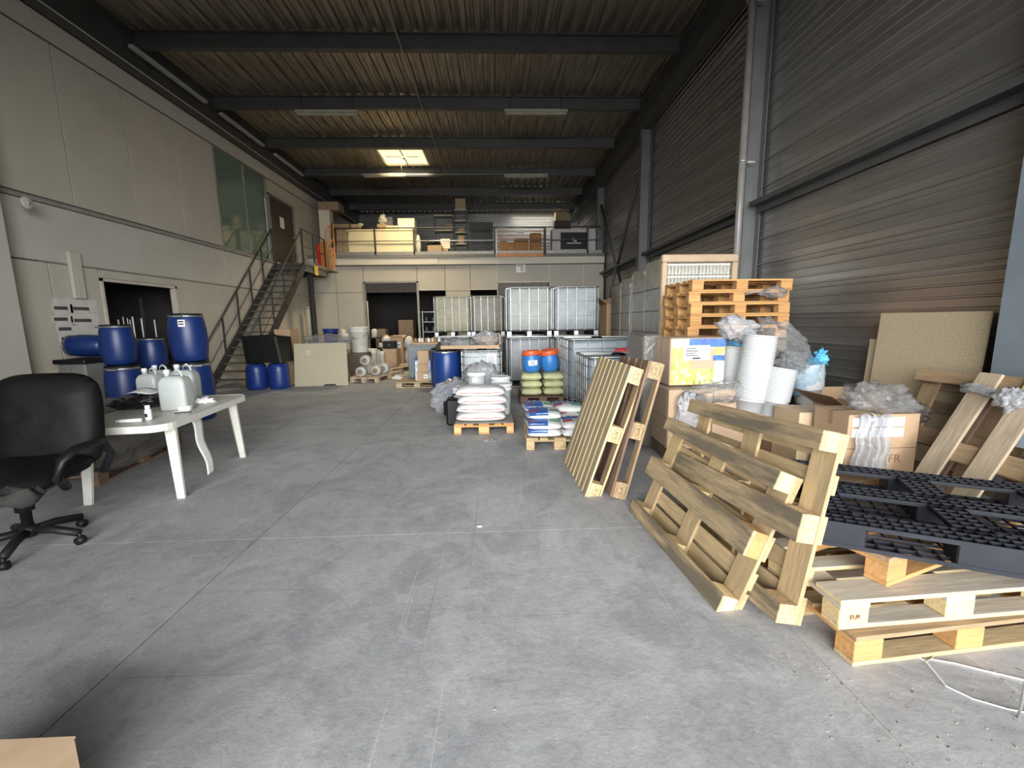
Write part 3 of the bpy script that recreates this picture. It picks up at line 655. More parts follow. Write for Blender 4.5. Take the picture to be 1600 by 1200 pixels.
# ================================================================== LEFT FOREGROUND: CHAIR
t = thing('office_chair', 'worn black leatherette swivel office chair with torn seat front at left edge', 'chair', (-3.34, 2.93, 0), RD(10))
def cushion(name, m, w_, d, h, bulge, parent, loc, rot, pw=3.5, seed=0, wr=.015):
    mb = MB(); n = 16
    def F(u, v, s):
        x = (u-.5)*2; y = (v-.5)*2; r = (abs(x)**pw+abs(y)**pw)
        e = max(0, 1-r**1.0) if r < 1 else 0; k = 1 if r <= 1 else r**(-1/pw)
        return (x*k*w_/2, y*k*d/2, s*(h/2*(e**.35)+bulge*(e**.9)*(1 if s > 0 else .2))+NZ.noise(V((x*3+seed, y*3, s)))*wr*min(1, e*3))
    mb.grid(lambda u, v: F(u, v, 1), n, n); mb.grid(lambda u, v: F(u, v, -1), n, n)
    me = mb.mesh(name); bm = bmesh.new(); bm.from_mesh(me); bmesh.ops.remove_doubles(bm, verts=bm.verts, dist=.0005); bmesh.ops.recalc_face_normals(bm, faces=bm.faces); bm.to_mesh(me); bm.free(); me.materials.append(m)
    return link(name, me, parent, loc, rot)
cushion('seat', LEATHER, .70, .66, .12, .02, t, (-.02, 0, .53), (RD(4), 0, 0))
cushion('seat_foam', FOAM, .66, .18, .10, .01, t, (-.0, -.28, .475), (RD(8), 0, RD(2)), seed=4, wr=.05)
cushion('backrest', LEATHER, .72, .74, .12, .05, t, (-.02, .34, .84), (RD(82), 0, 0), pw=4)
for s in (-1, 1):
    MB().tube([(s*.36, .22, .46), (s*.44, .20, .60), (s*.45, .12, .72), (s*.44, -.12, .73), (s*.43, -.24, .68), (s*.40, -.24, .56), (s*.34, -.10, .46)], .028, 8).build('armrest', BLACK, t)
MB().lathe([(.03, .12), (.03, .28), (.05, .28), (.05, .45)], 16).build('gas_lift', BLACK, t)
MB().box(-.14, -.14, .43, .14, .14, .47, 0, .01).build('seat_plate', BLACK, t)
MB().tube([(.05, -.05, .42), (.07, -.12, .41)], .012, 8).build('chrome_tip', ALU, t)
for k in range(5):
    a = RD(18+72*k)+RD(-22); c_, s_ = cos(a), sin(a)
    lg = MB().tube([(0,0,.13), (.15*c_, .15*s_, .125), (.31*c_, .31*s_, .085)], .028, 8).build('base_arm', BLACK, t)
    MB().tube([(.31*c_-.02*s_, .31*s_+.02*c_, .03), (.31*c_+.022*s_, .31*s_-.022*c_, .03)], .03, 12).build('caster', BLACK, lg)
    MB().tube([(.31*c_, .31*s_, .04), (.31*c_, .31*s_, .085)], .012, 8).build('caster_stem', BLACK, lg)
MB().lathe([(.045, .09), (.05, .10), (.05, .15), (.035, .17)], 16).build('hub', BLACK, t)
# ================================================================== WHITE TABLE
t = thing('garden_table', 'stained white plastic garden table behind the black office chair', 'table', (-3.33, 4.3, 0), RD(7))
def rrp(a, b_, r, n=6):
    p = []
    for cx, cy, s in ((a-r, b_-r, 0), (-a+r, b_-r, 1), (-a+r, -b_+r, 2), (a-r, -b_+r, 3)):
        for k in range(n+1): an = (s+k/n)*pi/2; p.append((cx+r*cos(an), cy+r*sin(an)))
    return p
mb = MB(); mb.prism(rrp(.43, .80, .16), .70, .722, axis='z'); mb.build('tabletop', TABLEP, t)
mb = MB(); p = rrp(.432, .802, .16); n = len(p); q = rrp(.42, .79, .15)
vs = [(x, y, .664) for x, y in p]+[(x, y, .725) for x, y in p]+[(x, y, .664) for x, y in q]+[(x, y, .725) for x, y in q]
fs = []
for k in range(n): k2 = (k+1) % n; fs += [(k, k2, n+k2, n+k), (2*n+k2, 2*n+k, 3*n+k, 3*n+k2), (n+k, n+k2, 3*n+k2, 3*n+k), (k2, k, 2*n+k, 2*n+k2)]
mb.add(vs, fs); mb.build('table_skirt', TABLEP, t)
for sx in (-1, 1):
    for sy in (-1, 1):
        mb = MB(); top = (sx*.33, sy*.56, .70); bot = (sx*.37, sy*.60-.0, 0)
        u = [(-.045,-.012),(.045,-.012),(.045,.02),(.02,.045),(-.02,.045),(-.045,.02)]; vs = []
        for (X, Y, Z), k in ((bot, .72), (top, 1.0)): vs += [(X+a*k, Y-sy*b_*k, Z) for a, b_ in u]
        mb.add(vs, [tuple(range(6)), tuple(range(6, 12))[::-1]]+[(i, i+6, (i+1) % 6+6, (i+1) % 6) for i in range(6)]); mb.build('leg', TABLEP, t)
TZ = .726
# jugs
def jug(label, loc, rz, s=1.0):
    t = thing('plastic_jug', label, 'jug', loc, rz, 'milky jugs on the white table')
    mb = MB(); lv = [(0, .9), (.01, 1), (.17, 1), (.20, .96), (.225, .80), (.24, .5)]; n = 0; vs = []
    for z, k in lv:
        p = rrp(.085*s*k, .065*s*k, .03*k); n = len(p); vs += [(x, y, z*s) for x, y in p]
    mb.add(vs, [(i*n+k, i*n+(k+1) % n, (i+1)*n+(k+1) % n, (i+1)*n+k) for i in range(len(lv)-1) for k in range(n)]+[tuple(range(n))[::-1], tuple(range((len(lv)-1)*n, len(lv)*n))], 0, True)
    mb.build('body', MILKY, t)
    MB().lathe([(.02, .22*s), (.02, .268*s)], 14, c=(-.045*s, 0, 0)).build('neck', MILKY, t); MB().lathe([(.026, .25*s), (.026, .282*s), (.02, .285*s)], 16, c=(-.045*s, 0, 0)).build('cap', WHITEP, t)
    MB().tube([(-.015, 0, .225*s), (.0, 0, .27*s), (.03, 0, .285*s), (.06, 0, .265*s), (.078, 0, .20*s)], .011, 8).build('handle', MILKY, t)
    return t
jug('milky plastic jug nearest the edge, front of four jugs on the white table', FL(272, 641, TZ)+V((0,.06,0)), RD(8), 1.4)
jug('milky plastic jug at the left of the four jugs on the white table', FL(238, 628, TZ)+V((0,.02,0)), RD(-4), 1.3)
jug('milky plastic jug behind the two front jugs on the white table', FL(256, 619, TZ), RD(5), 1.3)
jug('milky plastic jug beside the white pump bottle', FL(287, 627, TZ)+V((0,.06,0)), RD(12), 1.42)
t = thing('pump_bottle', 'white pump dispenser bottle behind the jugs on the white table', 'bottle', FL(299, 626, TZ))
MB().lathe([(.032, 0), (.036, .01), (.036, .15), (.03, .175), (.014, .185), (.014, .2)], 18).build('body', WHITEP, t); MB().tube([(0,0,.2), (0,0,.235), (-.045,0,.232)], .008, 8).build('pump', WHITEP, t); MB().lathe([(.0365, .05), (.0365, .12)], 18).build('bottle_label', mat('cream_label', (.75,.72,.6)), t)
t = thing('pill_bottle', 'small white bottle with a printed label at the front of the table', 'bottle', FL(233, 656, TZ))
MB().lathe([(.024, 0), (.026, .006), (.026, .085), (.02, .098), (.017, .10)], 18).build('body', WHITEP, t); MB().lathe([(.019, .10), (.019, .13), (.016, .132)], 16).build('cap', PAPER, t); MB().box(-.012, -.028, .03, .012, -.0255, .06).build('printed_mark', INK, t)
t = thing('paper_tube', 'small white squeezed tube lying on the near end of the table', 'tube', FL(205, 660, TZ)+V((0,0,.016)), RD(12))
MB().tube([(-.09,0,0), (-.07,0,.0), (.08,0,0)], .016, 12).build('tube_body', PAPER, t); MB().tube([(-.11,0,0), (-.09,0,0)], .011, 10).build('tube_cap', WHITEP, t)
tag(crumple('black_bag', mat('black_bag_film', (.01,.01,.011), rough=.22, bump=.6, bscale=8), None, (.24, .18, .075), FL(205, 640, TZ)+V((0,.1,.06)), (0,0,RD(8)), seed=5, amp=.3, flat=.75), 'shiny black plastic bag with papers lying on the white table', 'bag')
tag(MB().grid(lambda u, v: ((u-.5)*.4, (v-.5)*.2, .012*sin(u*9)+.02*v), 10, 4).build('paper_sheet', PAPER, None, FL(232, 636, TZ)+V((0,.1,.145)), (0,0,RD(10)), solid=.002), 'creased sheet of paper lying over the black bag', 'paper')
tag(BX_('paper_cone', WHITEP, None, -3.70, 3.86, TZ, -3.62, 3.95, TZ+.16, c=.02), 'white plastic holder standing on the table beside the chair back', 'holder')
t = tag(MB().box(-.05,-.03,0,.05,.03,.045,0,.003).build('white_box', PAPER, None, FL(290, 641, TZ), (0,0,RD(12))), 'small white carton at the front of the jugs', 'box')
tag(crumple('crumpled_wipes', PAPER, None, (.11, .07, .035), FL(318, 629, TZ)+V((0,0,.02)), (0,0,.3), seed=8, sub=4, amp=.7, fr=3, flat=.6), 'crumpled white wipes on the far end of the white table', 'wipes')
tag(MB().tube([(-.07,0,0),(.07,0,0)], .006, 6).build('pen', INK, None, FL(285, 645, TZ)+V((.02,-.02,.006)), (0,0,.2)), 'thin black pen lying in front of the small white carton', 'pen')
a0 = FL(306, 655, .68); 
def strip(u, v):
    z = .70-u*.62; y = -.02+.03*sin(u*15)-.02*u
    x = .04+.10*u+.012*sin(u*10)
    if u < .06: return (-.10+u*1.8, (v-.5)*.17, .735-(u/.06)*.01)
    return (x, (v-.5)*(.17-.03*u), z)
tag(MB().grid(strip, 40, 4).build('paper_strip', mat('long_paper_strip', (.70,.69,.64), rough=.8), None, (-3.035, 4.17, -.0), (0,0,RD(8)), solid=.002), 'long white paper strip hanging over the table edge', 'paper')
# low pallet with dusty wrapped load under and behind the table
pallet('dark low pallet under the dusty film bundle behind the white table', (-4.55, 4.75, 0), rz=RD(100), L=1.5, D=1.0, face=W_DARK, edge=W_DARK, block=W_DARK, seed=3)
t = thing('wrapped_bundle', 'dusty grey film-wrapped bundle on a low pallet behind the white table', 'bundle', (-4.55, 4.75, .146), RD(10))
crumple('contents', mat('grey_brown_bundle', (.085,.075,.06), rough=.4, var=.25, nscale=3, bump=.8, bscale=5), t, (.60, .82, .34), (0,0,.17), seed=11, amp=.22, flat=.65, fr=1.6)
crumple('wrap', FILMD, t, (.70, .96, .40), (0,0,.16), seed=12, amp=.26, flat=.62, fr=2.2)
# ================================================================== BLUE DRUMS (left)
DL = 'blue drums by the left doorway'
drum('tall blue drum with black lid, lower of the pair before the stairs', (-5.02, 7.1, 0), .285, .97, group=DL, rz=RD(50))
t = drum('blue drum with a white label, stacked on top near the stairs', (-5.02, 7.1, .972), .262, .77, group=DL, rz=RD(10))
MB().box(.0, -.262, .56, .10, -.252, .67).build('paper_label', PAPER, t); 
for z in (.59, .63): MB().box(.01, -.264, z, .08, -.262, z+.02).build('printed_line', INK, t)
drum('blue drum standing on the floor at the left, next to the grey bin', (-6.03, 6.98, 0), .25, .94, group=DL, rz=.2)
drum('blue drum stacked on the left drum beside the notices', (-6.06, 7.0, .942), .225, .64, group=DL, rz=-.4)
drum('dark blue drum standing behind the two left stacks', (-6.1, 7.72, 0), .245, .80, group=DL)
drum('dented blue drum stacked at the back between the stacks', (-6.12, 7.72, .802), .22, .55, group=DL, rz=1.2)
drum('blue drum lying on its side on top of the grey bin', (-6.42, 7.2, 1.24), .18, .5, group=DL, rot=(0, RD(-88), RD(15)))
t = thing('grey_bin', 'grey plastic bin with a dark lid under the lying drum', 'bin', (-6.66, 7.05, 0))
BX_('bin_body', mat('grey_bin_plastic', (.16,.165,.15), rough=.6), t, -.2, -.25, 0, .22, .25, .98, c=.02); BX_('bin_lid', BLACK, t, -.24, -.28, .98, .25, .28, 1.05, c=.015)
for x in (-.1, .0, .1): BX_('rib', mat('grey_bin_plastic', ()) if 0 else MT['grey_bin_plastic'], t, x-.012, -.262, .05, x+.012, -.248, .95)
drum('small dark drum between the two stacks of blue drums', (-5.45, 7.75, 0), .16, .72, m=BLACK, name='black_drum')
# racks with pale tubes inside the dark doorway
t = thing('tube_rack', 'rack of upright pale tubes inside the dark left doorway', 'rack', (-7.9, 9.0, 0))
BX_('rack_shelf', STEEL, t, -.3, -1.2, 1.1, .3, 1.3, 1.14); BX_('rack_shelf', STEEL, t, -.3, -1.2, .3, .3, 1.3, .34)
for y in (-1.1, 0, 1.2): BX_('rack_post', STEEL, t, -.3, y-.02, 0, -.26, y+.02, 2.2)
for k, y in enumerate((-.6, -.3, -.02, .10, .2, .26, .33, .55, .9)): MB().tube([(.2, y, 1.14), (.2, y, 1.75-.03*(k % 3))], .014 if k not in (3,4,5) else .009, 8).build('pale_tube', mat('pale_tube', (.85,.85,.82), rough=.4), t)
BX_('dark_crate', mat('dark_crate', (.07,.07,.065)), t, -.2, .2, .35, .3, .9, .75, c=.01)
# two small drums and black crate in front of the stairs
def keg(label, loc, group=None, r=.235, h=.62, m=BLUEP, rz=0):
    t = thing('blue_keg', label, 'drum', loc, rz, group)
    MB().lathe([(r*.8, 0), (r*.9, .015), (r*.98, h*.12), (r, h*.3), (r, h*.7), (r*.97, h*.85), (r*.86, h*.96), (r*.74, h), (r*.3, h*.985)], 28).build('body', m, t)
    MB().lathe([(.035, h*.98), (.035, h+.02)], 14, c=(r*.4,0,0)).build('bung', BLACK, t)
    for s in (-1, 1): MB().tube([(s*.05, -r*.97, h*.80), (s*.045, -r*1.06, h*.84), (0, -r*1.08, h*.85)], .012, 6).build('grip', m, t)
    return t
keg('small blue keg at the foot of the stairs, left of two', (-5.82, 10.35, 0), 'kegs under the black crate')
keg('small blue keg under the black crate, right of two', (-5.33, 10.42, 0), 'kegs under the black crate', rz=.1)
t = thing('black_crate', 'battered black rubber crate balanced on the two small blue kegs', 'crate', (-5.55, 10.5, .645), RD(-3))
mb = MB(); mb.add([(-.42,-.28,0),(.42,-.28,0),(.42,.28,0),(-.42,.28,0),(-.46,-.3,.62),(.36,-.3,.66),(.40,.3,.60),(-.42,.3,.64)], [(0,3,2,1),(0,1,5,4),(1,2,6,5),(2,3,7,6),(3,0,4,7),(4,5,6,7)]); mb.build('crate_body', BLACK, t)
MB().bar((.36,-.32,.62), (.44,-.3,0), .03, .05).build('corner_strap', RAILM, t); MB().bar((-.46,-.31,.62), (.36,-.31,.66), .03, .04).build('rim', BLACK, t)
keg('larger blue drum half hidden behind the leaning grey cardboard sheet', (-5.02, 11.15, .147), r=.25, h=.8)
pallet('pale pallet under the half hidden blue drum by the cardboard sheet', (-4.8, 11.6, 0), rz=pi/2, face=W_OLD, edge=W_OLD, block=W_OLD, seed=5)
carton('brown carton standing behind the black crate', -5.75, 11.2, .0, -5.35, 11.7, 1.42, CARD, flaps=False)
t = thing('cardboard_sheet', 'large grey-beige cardboard sheet leaning upright in front of the pails', 'sheet', (-4.44, 10.68, 0), RD(3))
mb = MB(); mb.prism([(-.64,0),(-.20,0),(-.18,.03),(-.16,0),(.05,0),(.09,.04),(.33,.045),(.38,0),(.66,.0),(.645,1.08),(-.63,1.07)], -.006, .006); o = mb.build('panel', CARDP, t); o.rotation_euler = (RD(-7), 0, 0)
MB().box(-.34,-.0075,.78,-.22,-.006,.9).build('tape_patch', mat('tan_patch', (.52,.45,.32)), t).rotation_euler = (RD(-7),0,0)
tag(crumple('film_heap', FILM, None, (.6, .4, .16), (-4.4, 11.25, 1.12), seed=21, amp=.5, flat=.5), 'clear crumpled film heaped behind the leaning cardboard sheet', 'film')
tag(BX_('pallet_load', CARD, None, -4.38, 10.95, .0, -4.05, 11.5, 1.0), 'brown box load hidden behind the leaning cardboard sheet', 'box')

p = AY(484, 500, 15.9)
t = thing('white_duct', 'thick white vertical duct in the corner under the stair landing', 'duct', (p.x, 15.9, 0)); MB().tube([(0,0,.0), (0,0,2.1)], .13, 20).build('duct', MT['off_white_painted_wall'], t); MB().lathe([(.14,2.1),(.14,2.14),(.1,2.16)], 20).build('duct_collar', RENDER, t)
# ================================================================== CENTRE: PAILS AND BOXES AT THE BACK LEFT
def pail(label, loc, r, h, m=WHITEP, group=None, rz=0, tilt=0, name='white_pail', open_=False, handle=True, lab=False):
    t = thing(name, label, 'pail', loc, rz, group)
    if tilt: t.rotation_euler = (tilt, 0, rz)
    me = pail_mesh(r, h, open_=open_); me.materials.append(m); link('body', me, t)
    if handle: MB().tube([(r*1.02*cos(a*pi/10), -r*.25-r*.85*sin(a*pi/10)*.9, h*.82-h*.28*sin(a*pi/10)) for a in range(11)], .004, 5).build('wire_handle', ZINC, t)
    if not open_: MB().lathe([(r*.99, h), (r*.99, h+.008), (r*.9, h+.010), (r*.86, h+.004)], 28).build('lid', m, t)
    return t
G1 = 'pails on the pallets by the partition'
pallet('pale pallet with taped spools behind the leaning cardboard sheet', (-3.35, 11.9, 0), rz=RD(78), L=1.6, D=.8, face=W_PALE2, edge=W_PALE2, block=W_PALE2, seed=8)
pallet('pale pallet under the white tubs and cardboard tubes', (-3.42, 13.55, 0), rz=RD(72), L=1.8, D=.8, face=W_PALE2, edge=W_PALE2, block=W_PALE2, seed=9)
pallet('low pallet under the cream carton near the dark partition doorway', (-2.55, 15.4, 0), rz=RD(78), L=1.3, D=.8, face=W_PALE2, edge=W_PALE2, block=W_PALE2, seed=10)
for k, (x, y, z, r) in enumerate(((-3.62, 11.3, .147, .13), (-3.3, 11.55, .147, .13), (-3.2, 11.95, .147, .14), (-3.55, 11.5, .43, .13))):
    t = thing('tape_spool', ['grey spool at the near corner of the pallet by the cardboard sheet','grey spool second from the near corner of the pallet','grey spool third along the pallet behind the cardboard sheet','grey spool stacked on the others behind the cardboard sheet'][k], 'spool', (x, y, z+r), 0, 'spools by the cardboard sheet')
    SPM = mat('grey_spool', (.50,.50,.46), rough=.5); MB().tube([(0,-.1,0),(0,.1,0)], r, 20).build('reel', SPM, t); MB().tube([(0,-.11,0),(0,-.1,0)], r*.5, 16).build('core', W_OLD, t); MB().tube([(0,.101,0),(0,.11,0)], r*1.04, 16).build('flange', SPM, t)
for k, (p, Y, w_, h, z, lb) in enumerate((((575,0), 12.1, .14, .35, .147, 'white pail behind the spools on the nearest pallet'), ((581,0), 13.0, .17, .62, .147, 'tall white tub standing at the near end of the second pallet'), ((590,0), 13.4, .08, .55, .147, 'slim white tube standing left of another slim tube'), ((597,0), 13.5, .08, .5, .147, 'slim white tube right of another slim tube, next to a brown carton'))):
    x = AY(p[0], 560, Y).x; pail(lb, (x, Y, z), w_, h, mat('aged_white_plastic', (.68,.66,.58), rough=.5), G1, handle=False)
x = AY(562, 540, 12.4).x
pail('big white tub standing on boxes, tallest of the pails by the partition', (x, 12.4, .72), .26, .72, MT['aged_white_plastic'], G1, handle=True)
carton('dark brown box under the tallest white tub', x-.25, 12.15, .147, x+.25, 12.65, .715, mat('dark_box', (.12,.085,.06)))
pail('white pail at the far left behind the leaning sheet', (AY(540,540,12.6).x, 12.6, .8), .2, .45, MT['aged_white_plastic'], G1)
carton('brown box stack under the left rear white pail', AY(530,540,12.6).x, 12.4, 0, AY(549,540,12.6).x, 12.9, .795, CARD)
pail('blue open pail perched behind the leaning cardboard sheet', (AY(518,535,12.0).x, 12.0, 1.0), .2, .4, BLUEP, handle=False, name='blue_pail')
carton('dull brown box under the blue open pail', AY(508,535,12.0).x, 11.85, .0, AY(529,535,12).x, 12.3, .995, CARD)
# wash trough/workbench against the partition
t = thing('low_rail_bench', 'long dark-railed bench standing against the cream partition', 'bench', (-5.2, 15.6, 0))
BX_('bench_top', RAILM, t, -.9, -.25, 1.0, 1.1, .25, 1.04); 
for x in (-.85, .1, 1.0): BX_('bench_leg', RAILM, t, x, -.22, 0, x+.05, -.17, 1.0); BX_('bench_leg', RAILM, t, x, .17, 0, x+.05, .22, 1.0)
for k in range(5): tag(MB().lathe([(.09,0),(.1,.01),(.1,.25),(.05,.3)], 14).build('white_jar', MT['aged_white_plastic'], None, (-5.9+.37*k, 15.5, 1.042)), 'small white jar standing on the railed bench', 'jar', 'jars on the railed bench')
x0 = AY(604, 560, 13.6).x
carton('brown carton standing upright beside the slim white tubes', x0-.13, 13.75, .147, x0+.28, 14.2, .72, CARD)
t = thing('black_case', 'small black appliance on top of the upright brown carton', 'case', (x0+.04, 13.98, .722)); BX_('case_body', BLACK, t, -.2, -.16, 0, .2, .16, .24, c=.02); MB().tube([(0,-.165,.12),(0,-.175,.12)], .04, 14).build('dial', STEELM, t)
for k, (dx, dz, s) in enumerate(((-.18, .0, .14), (.05, .02, .17), (-.05, .2, .15))):
    tag(crumple('white_bag', mat('off_white_bag', (.62,.60,.52), rough=.5), None, (s, s, s*.75), (x0-.12+dx, 14.35, .80+dz), seed=30+k, amp=.2, flat=.6), ['knotted white bag left of the pair behind the black case','knotted white bag right of the pair behind the black case','knotted white bag on top of the two bags behind the black case'][k], 'bag', 'white bags on the pails')
pail('white tub under the knotted white bags', (x0-.12, 14.38, .147), .2, .55, MT['aged_white_plastic'], G1, handle=False)
for k in range(2):
    tag(crumple('white_sack', mat('off_white_bag', ()) if 0 else MT['off_white_bag'], None, (.16, .18, .3-.05*k), (x0+.55, 14.5, .42+.42*k), seed=36+k, amp=.18, flat=.85), ['white sack standing on the pallet right of the brown carton','white sack stacked above another by the brown carton'][k], 'sack', 'white sacks by the carton')
c0 = AY(608, 560, 14.6).x; c1 = AY(630, 560, 14.6).x
carton('tall brown carton with open flaps before the dark doorway', c0, 14.7, .147, c1, 15.2, 1.02, CARD, flaps=True, lab=(.1, .65, .12, .2))
tag(crumple('floor_scraps', mat('scrap_paper', (.50,.42,.33), rough=.8), None, (.45, .28, .05), (-2.75, 12.15, .03), seed=41, amp=.9, fr=4, flat=.5), 'scattered paper scraps on the floor before the pallets', 'scraps')
tag(crumple('torn_bag', mat('torn_white', (.66,.62,.54)), None, (.16, .12, .08), (-2.75, 11.6, .05), seed=42, amp=.6, fr=3, flat=.5), 'torn white bag lying on the floor beside the scraps', 'bag')
# boxes inside the dark doorway
def abox(label, px0, px1, pyt, zb, Y, dep=.5, m=CARD, group=None, **k):
    a = AY(px0, pyt, Y); b = AY(px1, pyt, Y); return carton(label, a.x, Y, zb, b.x, Y+dep, a.z, m, group=group, **k)
abox('brown carton inside the doorway, left one of the lower pair', 609, 622, 530, 0, 17.6, m=CARD); abox('brown carton inside the doorway, right one of the lower pair', 622.6, 635, 530, 0, 17.6)
abox('brown carton on its own right of the pair inside the doorway', 640, 650, 530, 0, 18.0); a = AY(622, 518, 18.2)
abox('large brown carton at the back inside the doorway', 622, 645, 500, 0, 18.3, dep=.7); abox('dim brown carton far left inside the dark doorway', 586, 602, 514, 0, 18.4)
# metal shelf with jars in the narrow doorway
t = thing('metal_shelf', 'grey metal shelf unit seen in the narrow partition doorway', 'shelf', (AY(672, 500, 17.6).x, 17.6, 0))
for x in (-.28, .28): BX_('upright', ALU, t, x-.015, -.15, 0, x+.015, .15, 2.0)
for z in (.35, .75, 1.15, 1.55, 1.95): BX_('shelf', ALU, t, -.28, -.15, z, .28, .15, z+.02)
for k in range(6): tag(MB().lathe([(.05,0),(.055,.01),(.055,.16),(.03,.19)], 12).build('jar', STEELB, None, (t.location.x-.15+.28*(k % 2), 17.6, [1.57,1.57,1.17,1.17,.77,.77][k]+.001)), 'grey jar on the metal shelf in the narrow doorway', 'jar', 'jars on the metal shelf')
# grey pallet box, box tower
g0 = AY(637, 560, 10.9); g1 = AY(680, 540, 10.9)
t = thing('grey_pallet_box', 'grey plastic pallet box behind the printed blue box', 'crate', ((g0.x+g1.x)/2, 11.4, 0))
wd = (g1.x-g0.x)/2; GB = mat('grey_box_plastic', (.20,.225,.23), rough=.5)
BX_('box_body', GB, t, -wd, -.45, .12, wd, .45, .95, c=.02); BX_('rim', GB, t, -wd-.02, -.47, .93, wd+.02, .47, .98, c=.01)
for x in (-wd+.1, 0, wd-.1): BX_('foot', GB, t, x-.08, -.4, 0, x+.08, .4, .12, c=.01)
carton('brown tray of jars on top of the grey pallet box', t.location.x-.25, 11.0, .982, g1.x+.05, 11.6, 1.03, CARD)
for k in range(8): tag(MB().lathe([(.035,0),(.04,.01),(.04,.09),(.025,.11)], 12).build('small_jar', [mat('amber_jar', (.35,.2,.08)), PAPER, CARDW][k % 3], None, (t.location.x-.18+.085*k, 11.15+.1*(k % 2), 1.034)), ['amber jar in the tray on the grey pallet box','white jar in the tray on the grey pallet box','cream jar in the tray on the grey pallet box'][k % 3], 'jar', ['amber jars in the tray','white jars in the tray','cream jars in the tray'][k % 3])
P3 = (-1.93, 10.45)
pallet('pale pallet under the stack of three brown cartons', (P3[0], P3[1], 0), L=1.0, D=.8, face=W_PALE, edge=W_PALE, block=W_PALE2, seed=12)
def bb(label, px0, px1, py0, py1, Y, dep, m=CARD, **k):
    a = AY(px0, py1, Y); b = AY(px1, py0, Y); return carton(label, a.x, Y, a.z, b.x, Y+dep, b.z, m, **k)
TG = 'tower of three cartons'
q = [AY(p, y, 10.1) for p, y in ((623.5,0),(645,0),(625,0),(644,0),(627.5,0),(647,0))]
carton('lowest brown carton with white label in the tower of three', q[0].x, 10.1, .147, q[1].x, 10.55, .365, CARD, group=TG, lab=(.07, .12, .1, .09))
carton('middle brown carton in the tower of three', q[2].x, 10.1, .367, q[3].x, 10.5, .565, CARD, group=TG, rz=.04)
carton('topmost brown carton with open top in the tower of three', q[4].x, 10.12, .567, q[5].x, 10.5, .88, CARD, group=TG, rz=-.1)
def printmat(nm, cols, sc, st=(1,1,1)):
    m = bpy.data.materials.new(nm); m.use_nodes = True; N = m.node_tree.nodes; L_ = m.node_tree.links; b = N['Principled BSDF']; b.inputs['Roughness'].default_value = .3
    tc = N.new('ShaderNodeTexCoord'); mp = N.new('ShaderNodeMapping'); mp.inputs['Scale'].default_value = st; L_.new(tc.outputs['Object'], mp.inputs[0])
    n = N.new('ShaderNodeTexNoise'); n.inputs['Scale'].default_value = sc; n.inputs['Detail'].default_value = 4; n.inputs['Distortion'].default_value = .8; L_.new(mp.outputs[0], n.inputs[0])
    r = N.new('ShaderNodeValToRGB'); L_.new(n.outputs[0], r.inputs[0]); e = r.color_ramp.elements
    while len(e) < len(cols): e.new(.5)
    for i, (p, c) in enumerate(cols): e[i].position = p; e[i].color = (*c, 1)
    L_.new(r.outputs[0], b.inputs['Base Color']); return m
PRB = printmat('blue_grass_print', [(.3,(.01,.03,.12)),(.42,(.03,.15,.45)),(.5,(.45,.62,.78)),(.58,(.75,.8,.85)),(.66,(.1,.3,.1))], 6, (3,1,1.2))
PRY = printmat('yellow_flower_print', [(.3,(.16,.32,.06)),(.42,(.45,.55,.08)),(.5,(.80,.74,.12)),(.6,(.85,.85,.45)),(.72,(.35,.50,.15))], 9, (2.2,1,1))
a = AY(649, 596, 10.15); b = AY(680, 566, 10.15)
t = carton('box printed with blue grass picture beside the tower of cartons', a.x, 10.15, .147, b.x+.1, 10.6, .70, mat('dark_blue_carton', (.03,.08,.2)))
w2 = (b.x+.1-a.x)/2; MB().box(-w2+.01, -.229, .02, w2-.01, -.2265, .50).build('printed_front', PRB, t)
# blue drums in the centre
drum('blue drum with black lid nearest in the centre group', (AY(697, 600, 9.0).x, 9.25, 0), .29, .97, m=mat('mid_blue_drum', (.010,.045,.20), rough=.33), group='centre blue drums')
drum('blue drum behind the nearest one in the centre group', (AY(712, 600, 9.9).x, 9.85, 0), .27, .97, m=MT['mid_blue_drum'], group='centre blue drums')
drum('third blue drum of the centre group, farthest back', (AY(688, 600, 9.9).x-.0, 10.05, 0), .24, .95, m=MT['mid_blue_drum'], group='centre blue drums')
# ================================================================== CAGED TANKS
for (x, Y, w_, m, lbs) in (((679+735)/2, 12.4, 1.02, TANKW, ('upper tank of the leftmost rear stack, yellowed', 'lower tank of the leftmost rear stack')), ((738+787)/2, 12.3, .93, mat('greyed_ibc_tank_plastic', (.33,.30,.24), rough=.55), ('upper tank of the second rear stack, greyish', 'lower tank of the second rear stack'))):
    X = AY(x, 500, Y-.5).x
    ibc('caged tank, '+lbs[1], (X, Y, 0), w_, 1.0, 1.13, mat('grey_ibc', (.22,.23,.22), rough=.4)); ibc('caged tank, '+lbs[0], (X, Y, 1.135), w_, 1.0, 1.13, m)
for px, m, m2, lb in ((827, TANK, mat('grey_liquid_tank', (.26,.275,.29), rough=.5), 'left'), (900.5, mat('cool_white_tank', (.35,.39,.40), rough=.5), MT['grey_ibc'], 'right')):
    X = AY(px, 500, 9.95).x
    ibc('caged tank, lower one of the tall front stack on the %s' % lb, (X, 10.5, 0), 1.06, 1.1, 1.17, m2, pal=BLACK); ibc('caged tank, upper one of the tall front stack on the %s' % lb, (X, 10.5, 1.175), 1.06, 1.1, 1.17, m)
X0 = AY(720, 552, 8.7).x; X1 = AY(783, 552, 8.7).x
ibc('short caged tank half covered by clear film in the centre', ((X0+X1)/2, 9.2, 0), X1-X0, .95, .98, mat('pale_blue_tank', (.40,.45,.46), rough=.45), style='grid', lab=True)
t = thing('cardboard_tray', 'torn cardboard tray full of crumpled film on the short tank', 'tray', ((X0+X1)/2-.15, 9.2, .995))
